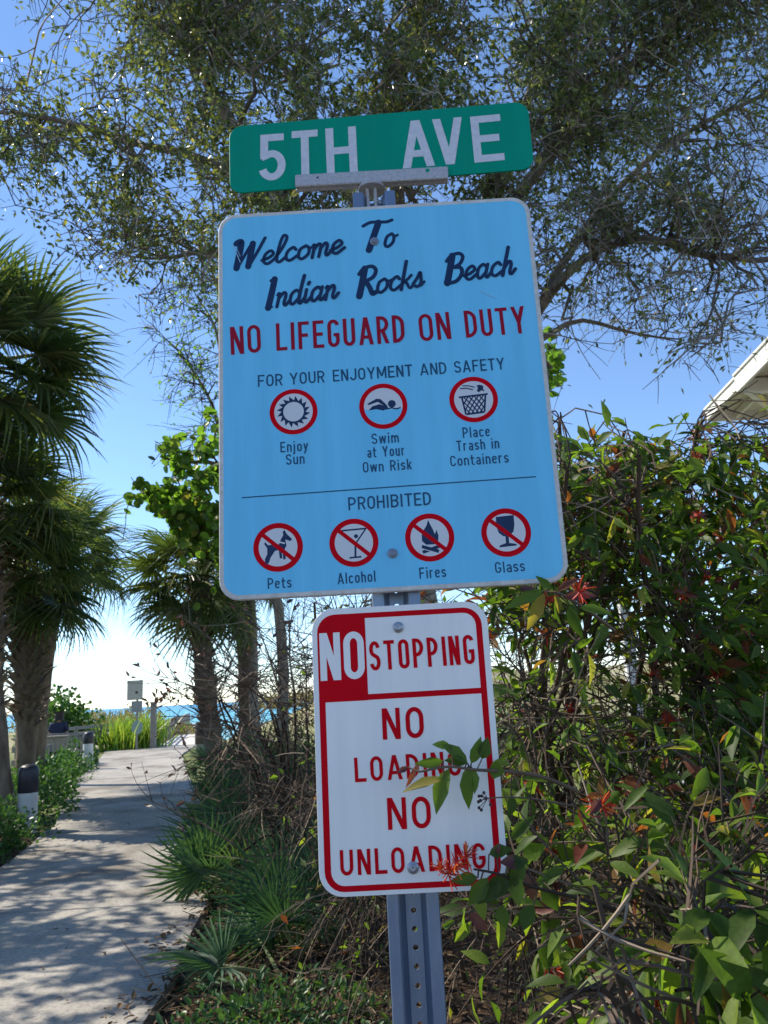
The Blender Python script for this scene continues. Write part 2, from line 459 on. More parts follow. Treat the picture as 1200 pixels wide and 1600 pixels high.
g.add([(-40, -30, .02), (60, -30, .02), (60, -1.5, .02), (-40, -1.5, .02)], Q=[(0, 1, 2, 3)])
tag(g.build('road', mat_plain('pale_road', (.30, .29, .27), (.22, .21, .20), 5, .9, 0, .3, 100)), kind='structure')
g = Geo()
g.add([(4.2, 9.2, .03), (26, 9.2, .03), (26, 15.5, .03), (4.2, 15.5, .03)], Q=[(0, 1, 2, 3)])
tag(g.build('parking_area', mat_plain('grey_pavement', (.33, .33, .34), (.24, .24, .25), 5, .9, 0, .3, 100)), kind='structure')

# ------------------------------------------------------------------ footpath of concrete slabs
LE = [(-6.0, -1.4), (-5.2, 2), (-4.25, 6), (-4.16, 8.85), (-4.93, 12.18), (-7.16, 18.69), (-10.29, 29.45), (-11.4, 33)]
RE = [(-1.7, -1.4), (-1.35, 2), (-1.35, 4.62), (-1.49, 6.07), (-1.64, 7.15), (-2.42, 10.84), (-4.9, 19.64), (-6.96, 27.09), (-7.9, 33)]
def edge(pts, y):
    return np.interp(y, [p[1] for p in pts], [p[0] for p in pts])
path = thing('footpath', 'grey concrete footpath dappled with shade leading to the beach', None, (0, 0, 0))
path['kind'] = 'structure'
joints = [-1.4, 2.6, 7.03, 11.3, 15.4, 19.4, 23.3, 27.1, 30.6, 33.0]
for k in range(len(joints) - 1):
    g = Geo()
    y0, y1 = joints[k] + .018, joints[k + 1] - .018
    n = 6
    Vv = []
    for t in np.linspace(0, 1, n):
        y = y0 + (y1 - y0) * t
        for x, e in ((edge(LE, y), 0), (edge(RE, y), 0)):
            wob = .02 * math.sin(y * 3.1 + x)
            sk = .035 * (x + 2.5)
            Vv += [(x + wob, y + sk, .03 + .004 * (k % 2)), (x + wob, y + sk, -.12)]
    Q = []
    for r in range(n - 1):
        b = r * 4
        Q += [(b, b + 2, b + 6, b + 4), (b, b + 4, b + 5, b + 1), (b + 2, b + 3, b + 7, b + 6)]
    Q += [(0, 1, 3, 2), ((n - 1) * 4, (n - 1) * 4 + 2, (n - 1) * 4 + 3, (n - 1) * 4 + 1)]
    g.add(Vv, Q=Q)
    g.build('concrete_slab', M_CONC, path)

# ------------------------------------------------------------------ signs: frames
YAW, YAWB, BACK = -.0144, -.0453, -.018
EX = np.array([math.cos(YAW), math.sin(YAW), 0]); NN = np.array([math.sin(YAW), -math.cos(YAW), 0])
EZ = np.array([0, 0, 1.0]); EZ2 = EZ * math.cos(BACK) + NN * math.sin(BACK)
SO = np.array([.0101, 1.385, 1.6])
def frame(ex, ez):
    ey = np.cross(ez, ex)
    return Matrix([[ex[i], ey[i], ez[i]] for i in range(3)])
EXB = np.array([math.cos(YAWB), math.sin(YAWB), 0])

class Print:
    """flat print: polygons in sign coordinates (x right, z up), each laid a hair in front of the last"""
    def __init__(s, y0=-.0006, mats=None):
        s.g = Geo(); s.y = y0; s.m = 0
    def _next(s):
        s.y -= .00003; return s.y
    def poly(s, pts, mat=0):
        pts = [(float(p[0]), float(p[1])) for p in pts]
        tri = tessellate_polygon([[Vector((p[0], p[1], 0)) for p in pts]])
        y = s._next()
        T = []
        for t in tri:
            (ax, ay), (bx, by), (cx, cy) = [pts[i] for i in t]
            T.append(t if (bx - ax) * (cy - ay) - (by - ay) * (cx - ax) > 0 else (t[0], t[2], t[1]))
        s.g.add([(p[0], y, p[1]) for p in pts], T=T, mat=mat)
    def strip(s, A, B, closed=False, mat=0):
        n = len(A); y = s._next()
        V = [(p[0], y, p[1]) for p in A] + [(p[0], y, p[1]) for p in B]
        Q = []
        for i in range(n if closed else n - 1):
            j = (i + 1) % n
            Q.append((i, j, n + j, n + i))
        s.g.add(V, Q=Q, mat=mat)
    def stroke(s, pts, t, closed=False, mat=0, roundcap=False, flat=1.0):
        P = np.array(pts, float)
        n = len(P)
        if closed:
            tn = np.roll(P, -1, 0) - np.roll(P, 1, 0)
        else:
            tn = np.gradient(P, axis=0)
        L = np.linalg.norm(tn, axis=1, keepdims=True); tn = tn / np.maximum(L, 1e-9)
        nr = np.stack([-tn[:, 1], tn[:, 0]], -1)
        tt = np.broadcast_to(np.asarray(t, float), (n,))[:, None] / 2
        s.strip(P + nr * tt, P - nr * tt, closed, mat)
        if roundcap:
            for q, w in ((P[0], tt[0, 0]), (P[-1], tt[-1, 0])):
                s.poly([(q[0] + w * math.cos(a), q[1] + w * math.sin(a)) for a in np.linspace(0, 2 * math.pi, 11)[:-1]], mat)
    def circle(s, cx, cy, r, mat=0, n=40, ry=None):
        ry = ry or r
        s.poly([(cx + r * math.cos(a), cy + ry * math.sin(a)) for a in np.linspace(0, 2 * math.pi, n + 1)[:-1]], mat)

def arc(cx, cy, rx, ry, a0, a1, n=12):
    return [(cx + rx * math.cos(math.radians(a)), cy + ry * math.sin(math.radians(a))) for a in np.linspace(a0, a1, n)]
def rect(x0, y0, x1, y1):
    return ('P', [(x0, y0), (x1, y0), (x1, y1), (x0, y1)])
WID = dict(I=.16, L=.46, J=.46, M=.66, W=.74, A=.6, V=.58, Y=.58, T=.5, E=.46, F=.46, l=.15, i=.15, j=.2, t=.34, r=.34, m=.66, w=.62, a=.42, c=.42, e=.43, h=.43, k=.42, n=.43, o=.44, s=.40, u=.43, y=.44)
WID[' '] = .3
def glyph(c, w, t):
    """road-sign capitals and lower case, cap height 1"""
    h = t / 2; E = []
    if c.isupper() or c.isdigit():
        H = 1.0
        rx = w / 2 - h; ry = min(rx * 1.25, .4)
        top, bot = H - h - ry, h + ry
        bowl = lambda y0, y1, r: [(h, y1)] + arc(w - h - r, (y0 + y1) / 2, r, (y1 - y0) / 2, 90, -90, 14) + [(h, y0)]
        if c == 'A':
            E = [('P', [(0, 0), (t * 1.03, 0), (w / 2 + t * .5, 1), (w / 2 - t * .55, 1)]), ('P', [(w - t * 1.03, 0), (w, 0), (w / 2 + t * .55, 1), (w / 2 - t * .5, 1)]), rect(w * .2, .22, w * .8, .22 + t * .95)]
        elif c == 'V':
            E = [('P', [(0, 1), (t * 1.03, 1), (w / 2 + t * .5, 0), (w / 2 - t * .55, 0)][::-1]), ('P', [(w - t * 1.03, 1), (w, 1), (w / 2 + t * .55, 0), (w / 2 - t * .5, 0)][::-1])]
        elif c == 'B':
            E = [rect(0, 0, t, 1), ('S', bowl(.53 - h * .0, 1 - h, min(.22, w * .42)), 0), ('S', bowl(h, .53, min(.25, w * .46)), 0)]
        elif c == 'C':
            E = [('S', arc(w / 2, top, rx, ry, 5, 180) + arc(w / 2, bot, rx, ry, 180, 355), 0)]
        elif c == 'G':
            E = [('S', arc(w / 2, top, rx, ry, 8, 180) + arc(w / 2, bot, rx, ry, 180, 360), 0), rect(w - t, bot - .01, w, .5), rect(w * .5, .5 - t, w - t * .5, .5)]
        elif c == 'O':
            E = [('S', arc(w / 2, top, rx, ry, 0, 180, 16) + arc(w / 2, bot, rx, ry, 180, 360, 16), 1)]
        elif c == 'D':
            r = min(w - t, .34)
            E = [rect(0, 0, t, 1), ('S', [(h, 1 - h)] + arc(w - h - r * .9, 1 - h - r, r * .9, r, 90, 0) + arc(w - h - r * .9, h + r, r * .9, r, 0, -90) + [(h, h)], 0)]
        elif c == 'E':
            E = [rect(0, 0, t, 1), rect(t * .5, 1 - t, w, 1), rect(t * .5, .5 - h, w * .9, .5 + h), rect(t * .5, 0, w, t)]
        elif c == 'F':
            E = [rect(0, 0, t, 1), rect(t * .5, 1 - t, w, 1), rect(t * .5, .5 - h, w * .88, .5 + h)]
        elif c == 'H':
            E = [rect(0, 0, t, 1), rect(w - t, 0, w, 1), rect(t * .5, .5 - h, w - t * .5, .5 + h)]
        elif c == 'I':
            E = [rect(w / 2 - h, 0, w / 2 + h, 1)]
        elif c == 'J':
            E = [('S', [(w - h, 1), (w - h, .6), (w - h, bot)] + arc(w / 2, bot, rx, ry, 0, -175)[1:], 0)]
        elif c == 'L':
            E = [rect(0, 0, t, 1), rect(t * .5, 0, w, t)]
        elif c == 'M':
            E = [rect(0, 0, t, 1), rect(w - t, 0, w, 1), ('P', [(w / 2 - t * .5, .18), (w / 2 + t * .5, .18), (t * 1.1, 1), (0, 1)]), ('P', [(w / 2 - t * .5, .18), (w / 2 + t * .5, .18), (w, 1), (w - t * 1.1, 1)])]
        elif c == 'N':
            E = [rect(0, 0, t, 1), rect(w - t, 0, w, 1), ('P', [(w - t * 1.15, 0), (w, 0), (t * 1.15, 1), (0, 1)])]
        elif c == 'P':
            E = [rect(0, 0, t, 1), ('S', bowl(.44, 1 - h, min(.27, w * .5)), 0)]
        elif c == 'R':
            E = [rect(0, 0, t, 1), ('S', bowl(.47, 1 - h, min(.25, w * .48)), 0), ('P', [(w - t * 1.05, 0), (w, 0), (w * .62, .5), (w * .62 - t * 1.05, .5)])]
        elif c == 'S':
            r = (1 - t) / 4
            E = [('S', arc(w / 2, 1 - h - r, rx, r, 12, 225, 16) + arc(w / 2, h + r, rx, r, 45, -168, 16), 0)]
        elif c == 'T':
            E = [rect(w / 2 - h, 0, w / 2 + h, 1 - t * .5), rect(0, 1 - t, w, 1)]
        elif c == 'U':
            E = [('S', [(h, 1), (h, .6), (h, bot)] + arc(w / 2, bot, rx, ry, 180, 360)[1:-1] + [(w - h, bot), (w - h, .6), (w - h, 1)], 0)]
        elif c == 'W':
            q = w / 4
            for x0, x1 in ((0, q), (2 * q, q), (2 * q, 3 * q), (4 * q, 3 * q)):
                x0 = min(max(x0, h), w - h)
                E.append(('P', [(x1 - h, 0), (x1 + h, 0), (x0 + h, 1), (x0 - h, 1)]))
        elif c == 'Y':
            E = [rect(w / 2 - h, 0, w / 2 + h, .46), ('P', [(w / 2 - h, .4), (w / 2 + h, .46), (t * 1.05, 1), (0, 1)]), ('P', [(w / 2 - h, .46), (w / 2 + h, .4), (w, 1), (w - t * 1.05, 1)])]
        elif c == '5':
            E = [rect(t * .2, 1 - t, w * .94, 1), rect(t * .2, .47, t * 1.2, 1 - t * .5), ('S', [(t * .3, .5)] + arc(w / 2 - t * .05, .325 , rx + t * .05, .325 - h, 118, -160, 20), 0)]
    else:
        X = .72; rx = w / 2 - h; ry = min(rx * 1.1, .3)
        top, bot = X - h - ry, h + ry
        arch = lambda x0, x1: [(x1, 0), (x1, (X - h) * .5), (x1, top)] + arc((x0 + x1) / 2, top, (x1 - x0) / 2, ry, 0, 170)[1:]
        if c == 'a':
            E = [('S', [(w - h, 0), (w - h, .3), (w - h, top)] + arc(w / 2, top, rx, ry, 0, 160)[1:], 0), ('S', arc(w / 2, .215, rx, .215 - h * .9, 0, 360, 20)[:-1], 1)]
        elif c == 'c':
            E = [('S', arc(w / 2, top, rx, ry, 15, 180) + arc(w / 2, bot, rx, ry, 180, 345), 0)]
        elif c == 'e':
            E = [('S', arc(w / 2, top, rx, ry, -12, 180) + arc(w / 2, bot, rx, ry, 180, 335), 0), rect(h, .34, w - h * .9, .34 + t * .85)]
        elif c == 'h':
            E = [rect(0, 0, t, 1), ('S', arch(h, w - h), 0)]
        elif c == 'n':
            E = [rect(0, 0, t, X), ('S', arch(h, w - h), 0)]
        elif c == 'm':
            E = [rect(0, 0, t, X), ('S', arch(h, w / 2), 0), ('S', arch(w / 2, w - h), 0)]
        elif c in 'ij':
            E = [rect(w / 2 - h, 0 if c == 'i' else -.12, w / 2 + h, X), rect(w / 2 - h, .86, w / 2 + h, 1)]
            if c == 'j': E.append(('S', [(w / 2, -.1), (w / 2 - .03, -.19), (w / 2 - .13, -.22)], 0))
        elif c == 'k':
            E = [rect(0, 0, t, 1), ('P', [(t * .6, .25), (t * 1.3, .25), (w, X), (w - t * 1.25, X)]), ('P', [(w - t * 1.2, 0), (w, 0), (w * .55, .45), (w * .55 - t, .4)])]
        elif c == 'l':
            E = [rect(w / 2 - h, 0, w / 2 + h, 1)]
        elif c == 'o':
            E = [('S', arc(w / 2, top, rx, ry, 0, 180, 16) + arc(w / 2, bot, rx, ry, 180, 360, 16), 1)]
        elif c == 'r':
            E = [rect(0, 0, t, X), ('S', arc(w * .62, top, w * .62 - h, ry, 60, 175), 0)]
        elif c == 's':
            r = (X - t) / 4
            E = [('S', arc(w / 2, X - h - r, rx, r, 15, 225, 14) + arc(w / 2, h + r, rx, r, 45, -165, 14), 0)]
        elif c == 't':
            E = [('S', [(w * .4, .95), (w * .4, .5), (w * .4, .2), (w * .48, .09), (w * .66, h * .9), (w, h * .9)], 0), rect(0, X - t, w, X)]
        elif c == 'u':
            E = [rect(w - t, 0, w, X), ('S', [(h, X), (h, .5), (h, bot)] + arc(w / 2, bot, rx, ry, 180, 350)[1:], 0)]
        elif c == 'w':
            q = w / 4
            for x0, x1 in ((0, q), (2 * q, q), (2 * q, 3 * q), (4 * q, 3 * q)):
                x0 = min(max(x0, h), w - h)
                E.append(('P', [(x1 - h, 0), (x1 + h, 0), (x0 + h, X), (x0 - h, X)]))
        elif c == 'y':
            E = [('P', [(w / 2 - h, .0), (w / 2 + h, .0), (t, X), (0, X)]), ('P', [(w * .22 - h, -.24), (w * .22 + h, -.24), (w, X), (w - t, X)])]
    return E

def draw_text(pr, s, u0, v0, u1, v1, cap, t=.15, gap=.17, mat=0):
    nat = sum(WID.get(c, .5) for c in s); gaps = gap * (len(s) - 1)
    W = math.hypot(u1 - u0, v1 - v0) / cap
    sx = (W - gaps) / nat
    if sx < .35: sx = .35
    x = 0; ang = math.atan2(v1 - v0, u1 - u0); ca, sa = math.cos(ang), math.sin(ang)
    def tr(p): return (u0 + cap * (p[0] * ca - p[1] * sa), v0 + cap * (p[0] * sa + p[1] * ca))
    for c in s:
        w = WID.get(c, .5) * (sx if c not in 'Iil' else max(sx, 1 if WID[c] * sx < t else sx))
        if c != ' ':
            for e in glyph(c, max(w, t), t):
                if e[0] == 'P': pr.poly([tr((x + a, b)) for a, b in e[1]], mat)
                else: pr.stroke([tr((x + a, b)) for a, b in e[1]], t * cap, bool(e[2]), mat)
        x += WID.get(c, .5) * sx + gap

SCR = {
 'e': (.35, [([(0, .18), (.17, .24), (.29, .37), (.2, .5), (.07, .38), (.05, .14), (.18, .03), (.38, .2)], .1)]),
 'l': (.27, [([(0, .18), (.17, .55), (.25, .9), (.15, 1.0), (.08, .7), (.06, .15), (.15, .03), (.3, .18)], .1)]),
 'c': (.34, [([(.29, .40), (.2, .5), (.06, .36), (.05, .13), (.17, .03), (.37, .18)], .1)]),
 'o': (.39, [([(.22, .49), (.07, .38), (.05, .12), (.16, .02), (.31, .16), (.31, .38), (.22, .49)], .1), ([(.28, .44), (.36, .38), (.43, .42)], .08)]),
 'm': (.54, [([(.02, .42), (.07, .46), (.05, 0)], .1), ([(.06, .28), (.18, .48), (.25, .38), (.23, 0)], .1), ([(.24, .28), (.36, .48), (.43, .38), (.41, .1), (.47, .02), (.57, .18)], .1)]),
 'n': (.37, [([(.02, .42), (.07, .46), (.05, 0)], .1), ([(.06, .28), (.19, .48), (.26, .38), (.24, .1), (.3, .02), (.4, .18)], .1)]),
 'd': (.42, [([(.27, .42), (.17, .5), (.05, .36), (.05, .1), (.14, .02), (.28, .2)], .1), ([(.34, 1.0), (.30, .5), (.29, .1), (.35, .02), (.45, .18)], .11)]),
 'a': (.41, [([(.27, .42), (.17, .5), (.05, .36), (.05, .1), (.14, .02), (.28, .2)], .1), ([(.31, .49), (.29, .25), (.28, .1), (.34, .02), (.44, .18)], .1)]),
 'i': (.19, [([(.05, .47), (.04, .2), (.05, .06), (.11, .02), (.21, .18)], .1), ([(.08, .66), (.09, .69), (.1, .72)], .11)]),
 'k': (.38, [([(.1, 1.0), (.07, .5), (.04, 0)], .11), ([(.3, .47), (.2, .34), (.08, .25), (.18, .22), (.26, .06), (.33, .02), (.41, .14)], .09)]),
 's': (.31, [([(0, .12), (.12, .35), (.18, .52), (.22, .36), (.24, .14), (.15, .02), (.04, .08)], .1), ([(.18, .04), (.26, .05), (.34, .16)], .08)]),
 'h': (.38, [([(.12, 1.0), (.08, .5), (.04, 0)], .11), ([(.06, .26), (.19, .48), (.26, .38), (.24, .1), (.3, .02), (.4, .18)], .1)]),
 'W': (.80, [([(.0, .95), (.06, 1.0), (.13, .96), (.13, .5), (.12, .03)], .2), ([(.14, .03), (.28, .45), (.44, .9)], .1), ([(.46, .88), (.45, .4), (.44, .03)], .19), ([(.45, .03), (.62, .5), (.78, 1.02)], .1)]),
 'T': (.5, [([(-.06, .88), (.1, .99), (.3, .98), (.5, .97), (.62, 1.02)], .1), ([(.3, .97), (.26, .5), (.22, .0)], .19)]),
 'I': (.26, [([(.11, 1.03), (.09, .5), (.06, .0)], .19), ([(.0, .98), (.06, 1.03), (.14, 1.03)], .08), ([(.0, .02), (.07, .0), (.16, .03)], .08)]),
 'R': (.56, [([(.13, .98), (.11, .5), (.07, .0)], .2), ([(-.02, .8), (.1, .98), (.34, 1.02), (.48, .85), (.42, .62), (.18, .5)], .12), ([(.22, .5), (.36, .25), (.46, .03), (.56, .06)], .15)]),
 'B': (.56, [([(.13, .98), (.11, .5), (.08, .0)], .2), ([(-.02, .8), (.1, .98), (.32, 1.03), (.45, .88), (.38, .64), (.18, .54)], .11), ([(.2, .55), (.42, .5), (.48, .28), (.36, .05), (.16, .0), (.03, .06)], .12)]),
}
def catmull(P, n=6):
    P = np.array(P, float)
    Q = np.vstack([2 * P[0] - P[1], P, 2 * P[-1] - P[-2]])
    out = []
    for i in range(1, len(Q) - 2):
        for t in np.linspace(0, 1, n, endpoint=False):
            p0, p1, p2, p3 = Q[i - 1:i + 3]
            out.append(.5 * (2 * p1 + (p2 - p0) * t + (2 * p0 - 5 * p1 + 4 * p2 - p3) * t * t + (3 * p1 - p0 - 3 * p2 + p3) * t ** 3))
    out.append(P[-1])
    return np.array(out)
def draw_script(pr, s, u0, v0, u1, v1, cap, mat=0, slant=.27):
    nat = sum(SCR[c][0] for c in s)
    sx = math.hypot(u1 - u0, v1 - v0) / cap / (nat + slant * .6)
    ang = math.atan2(v1 - v0, u1 - u0); ca, sa = math.cos(ang), math.sin(ang)
    x = 0
    for c in s:
        w, strokes = SCR[c]
        for pts, t in strokes:
            P = catmull(pts)
            P = np.stack([(P[:, 0]) * sx + x + slant * P[:, 1], P[:, 1]], -1)
            P = np.stack([u0 + cap * (P[:, 0] * ca - P[:, 1] * sa), v0 + cap * (P[:, 0] * sa + P[:, 1] * ca)], -1)
            pr.stroke(P, t * cap * 1.12, False, mat, True)
        x += w * sx

def rrect(x0, y0, x1, y1, r, n=7):
    return arc(x1 - r, y1 - r, r, r, 0, 90, n) + arc(x0 + r, y1 - r, r, r, 90, 180, n) + arc(x0 + r, y0 + r, r, r, 180, 270, n) + arc(x1 - r, y0 + r, r, r, 270, 360, n)
def plate(g, pts, th, mat=0, matside=0, chamf=.0012):
    """rounded plate: front at y=0, back at y=th, with a small chamfer round the front edge"""
    n = len(pts); c = np.mean(np.array(pts), 0)
    P = np.array(pts)
    d = unit(P - c)
    F = P - d * chamf
    V = [(p[0], 0, p[1]) for p in F] + [(p[0], chamf, p[1]) for p in P] + [(p[0], th, p[1]) for p in P] + [(c[0], 0, c[1]), (c[0], th, c[1])]
    T = []; Q = []
    for i in range(n):
        j = (i + 1) % n
        T.append((3 * n, i, j)); Q.append((i, i + n, j + n, j)); Q.append((i + n, i + 2 * n, j + 2 * n, j + n)); T.append((3 * n + 1, j + 2 * n, i + 2 * n))
    g.add(V, T=T, Q=Q, mat=mat)

def bolt(parent, u, v, mat, R=.0095, y0=-.0010):
    g = Geo()
    def ring(r, y, n=20): return [(u + r * math.cos(a), y, v + r * math.sin(a)) for a in np.linspace(0, 2 * math.pi, n + 1)[:-1]]
    n = 20
    prof = [(R, y0 + .002), (R, y0 - .0012), (R * .93, y0 - .0018), (R * .62, y0 - .0018), (R * .58, y0 - .0048), (R * .5, y0 - .0058), (R * .2, y0 - .0058), (R * .16, y0 - .0050)]
    V = []; Q = []
    for r, y in prof: V += ring(r, y)
    for k in range(len(prof) - 1):
        for i in range(n):
            j = (i + 1) % n
            Q.append((k * n + i, k * n + j, (k + 1) * n + j, (k + 1) * n + i))
    V.append((u, prof[-1][1], v)); T = [((len(prof) - 1) * n + i, (len(prof) - 1) * n + (i + 1) % n, len(V) - 1) for i in range(n)]
    g.add(V, Q=Q, T=T)
    return g.build('bolt', mat, parent, True)

# ---- the sign post: galvanised U-channel with punched holes
post = thing('sign_post', 'blue-grey galvanised steel U-channel post with a row of punched holes', 'post', SO + EX * .003 + EZ2 * (-1.6 / EZ2[2]), rot=frame(EX, EZ2))
prof = [(-.041, .0), (-.0425, .003), (-.041, .0045), (-.0255, .0045), (-.0235, .006), (-.0165, .030), (-.0145, .032)]
prof_in = [(-.041, .0), (-.0245, .0), (-.0215, .002), (-.0135, .0275), (-.0125, .0285)]
OFF = .020
g = Geo()
ZT = 2.580
def extr(pts, z0=-.05, z1=ZT, flip=False):
    zz = np.array([z0, z1])
    V = [(p[0], p[1] + OFF, z) for z in zz for p in pts]; n = len(pts)
    Q = [(i, i + 1, n + i + 1, n + i) for i in range(n - 1)]
    if flip: Q = [q[::-1] for q in Q]
    g.add(V, Q=Q)
for sgn in (1, -1):
    front = [(sgn * p[0], p[1]) for p in prof_in]
    back = [(sgn * p[0], p[1]) for p in prof]
    extr(front, flip=sgn < 0); extr(back, flip=sgn > 0)
g.build('flange', M_GALV, post)
g = Geo()                          # web with octagonal holes
pitch = .0278; z = -.05 + .01; hw = .0125
while z < ZT - .01:
    zc = z + pitch / 2; r = .0048
    outer = [(hw, zc), (hw, zc + pitch / 2), (0, zc + pitch / 2), (-hw, zc + pitch / 2), (-hw, zc), (-hw, zc - pitch / 2), (0, zc - pitch / 2), (hw, zc - pitch / 2)]
    inner = [(r * math.cos(k * math.pi / 4), zc + r * math.sin(k * math.pi / 4)) for k in range(8)]
    for yy, fl in ((.0285, 0), (.032, 1)):
        V = [(p[0], yy + OFF, p[1]) for p in outer + inner]
        Q = [(i, (i + 1) % 8, 8 + (i + 1) % 8, 8 + i) for i in range(8)]
        g.add(V, Q=[q[::-1] for q in Q] if fl else Q)
    V = [(p[0], y + OFF, p[1]) for y in (.0285, .032) for p in inner]
    g.add(V, Q=[(i, (i + 1) % 8, 8 + (i + 1) % 8, 8 + i) for i in range(8)])
    z += pitch
g.build('perforated_web', M_GALV, post)

# ---- blue beach rules sign
blue = thing('beach_rules_sign', 'large light blue beach welcome sign with white edge and round pictograms', 'sign', SO + EZ2 * .1719, rot=frame(EX, EZ2))
g = Geo(); plate(g, rrect(-.305, 0, .305, .7624, .036), .011, chamf=.002)
g.build('sign_board', M_EDGE, blue)
p = Print(-.0002); p.poly(rrect(-.2965, .0085, .2965, .754, .0285)); p.g.build('blue_panel', M_BLUE, blue)
def words(parent, name, mt, items, script=False, y0=-.0006, **kw):
    for a_ in items:
        p = Print(y0)
        if script: draw_script(p, *a_)
        else: draw_text(p, *a_, **kw)
        p.g.build(name, mt, parent)
words(blue, 'script_word', M_NAVY, [('Welcome', -.2784, .6407, -.0518, .6626, .0571), ('T', -.030, .6646, .0232, .6655, .0607), ('o', .0150, .6685, .0462, .6700, .058),
      ('Indian', -.2139, .5543, -.0675, .5679, .0575), ('Rocks', -.0398, .5674, .0968, .5818, .0577), ('Beach', .1282, .5836, .2726, .5961, .0579)], True)
words(blue, 'red_word', M_DARKRED, [('NO', -.2813, .4629, -.2241, .4649, .0571), ('LIFEGUARD', -.1955, .4656, .0465, .4676, .0564), ('ON', .0749, .4670, .1335, .4689, .0557), ('DUTY', .1608, .4690, .2750, .4717, .0557)], t=.122, gap=.125)
words(blue, 'dark_word', M_TEAL, [('FOR', -.2315, .3953, -.1854, .3954, .0235), ('YOUR', -.1721, .3958, -.1071, .3967, .0235), ('ENJOYMENT', -.0915, .3969, .0562, .3987, .0234), ('AND', .0706, .3990, .1194, .3996, .0234), ('SAFETY', .1343, .3999, .2272, .4014, .0234), ('PROHIBITED', -.0729, .1496, .0744, .1512, .0239)], t=.125, gap=.14)
words(blue, 'caption', M_TEAL, [('Enjoy', -.1922, .2650, -.1414, .2655, .0201), ('Sun', -.1826, .2409, -.1488, .2412, .0200), ('Swim', -.0257, .2709, .0238, .2714, .0201), ('at Your', -.0348, .2455, .0331, .2461, .0200), ('Own Risk', -.0439, .2180, .0443, .2191, .0198), ('Place', .1402, .2726, .1896, .2731, .0201), ('Trash in', .1272, .2480, .2044, .2492, .0199), ('Containers', .1140, .2202, .2187, .2215, .0198),
      ('Pets', -.2196, .0168, -.1779, .0171, .0191), ('Alcohol', -.0973, .0181, -.0308, .0193, .0196), ('Fires', .0458, .0199, .0922, .0206, .0196), ('Glass', .1779, .0223, .2296, .0232, .0196)], t=.125, gap=.15)
p = Print(-.0006); p.stroke([(-.2635, .1842), (.2642, .1921)], .0021)
p.g.build('dividing_line', M_TEAL, blue)

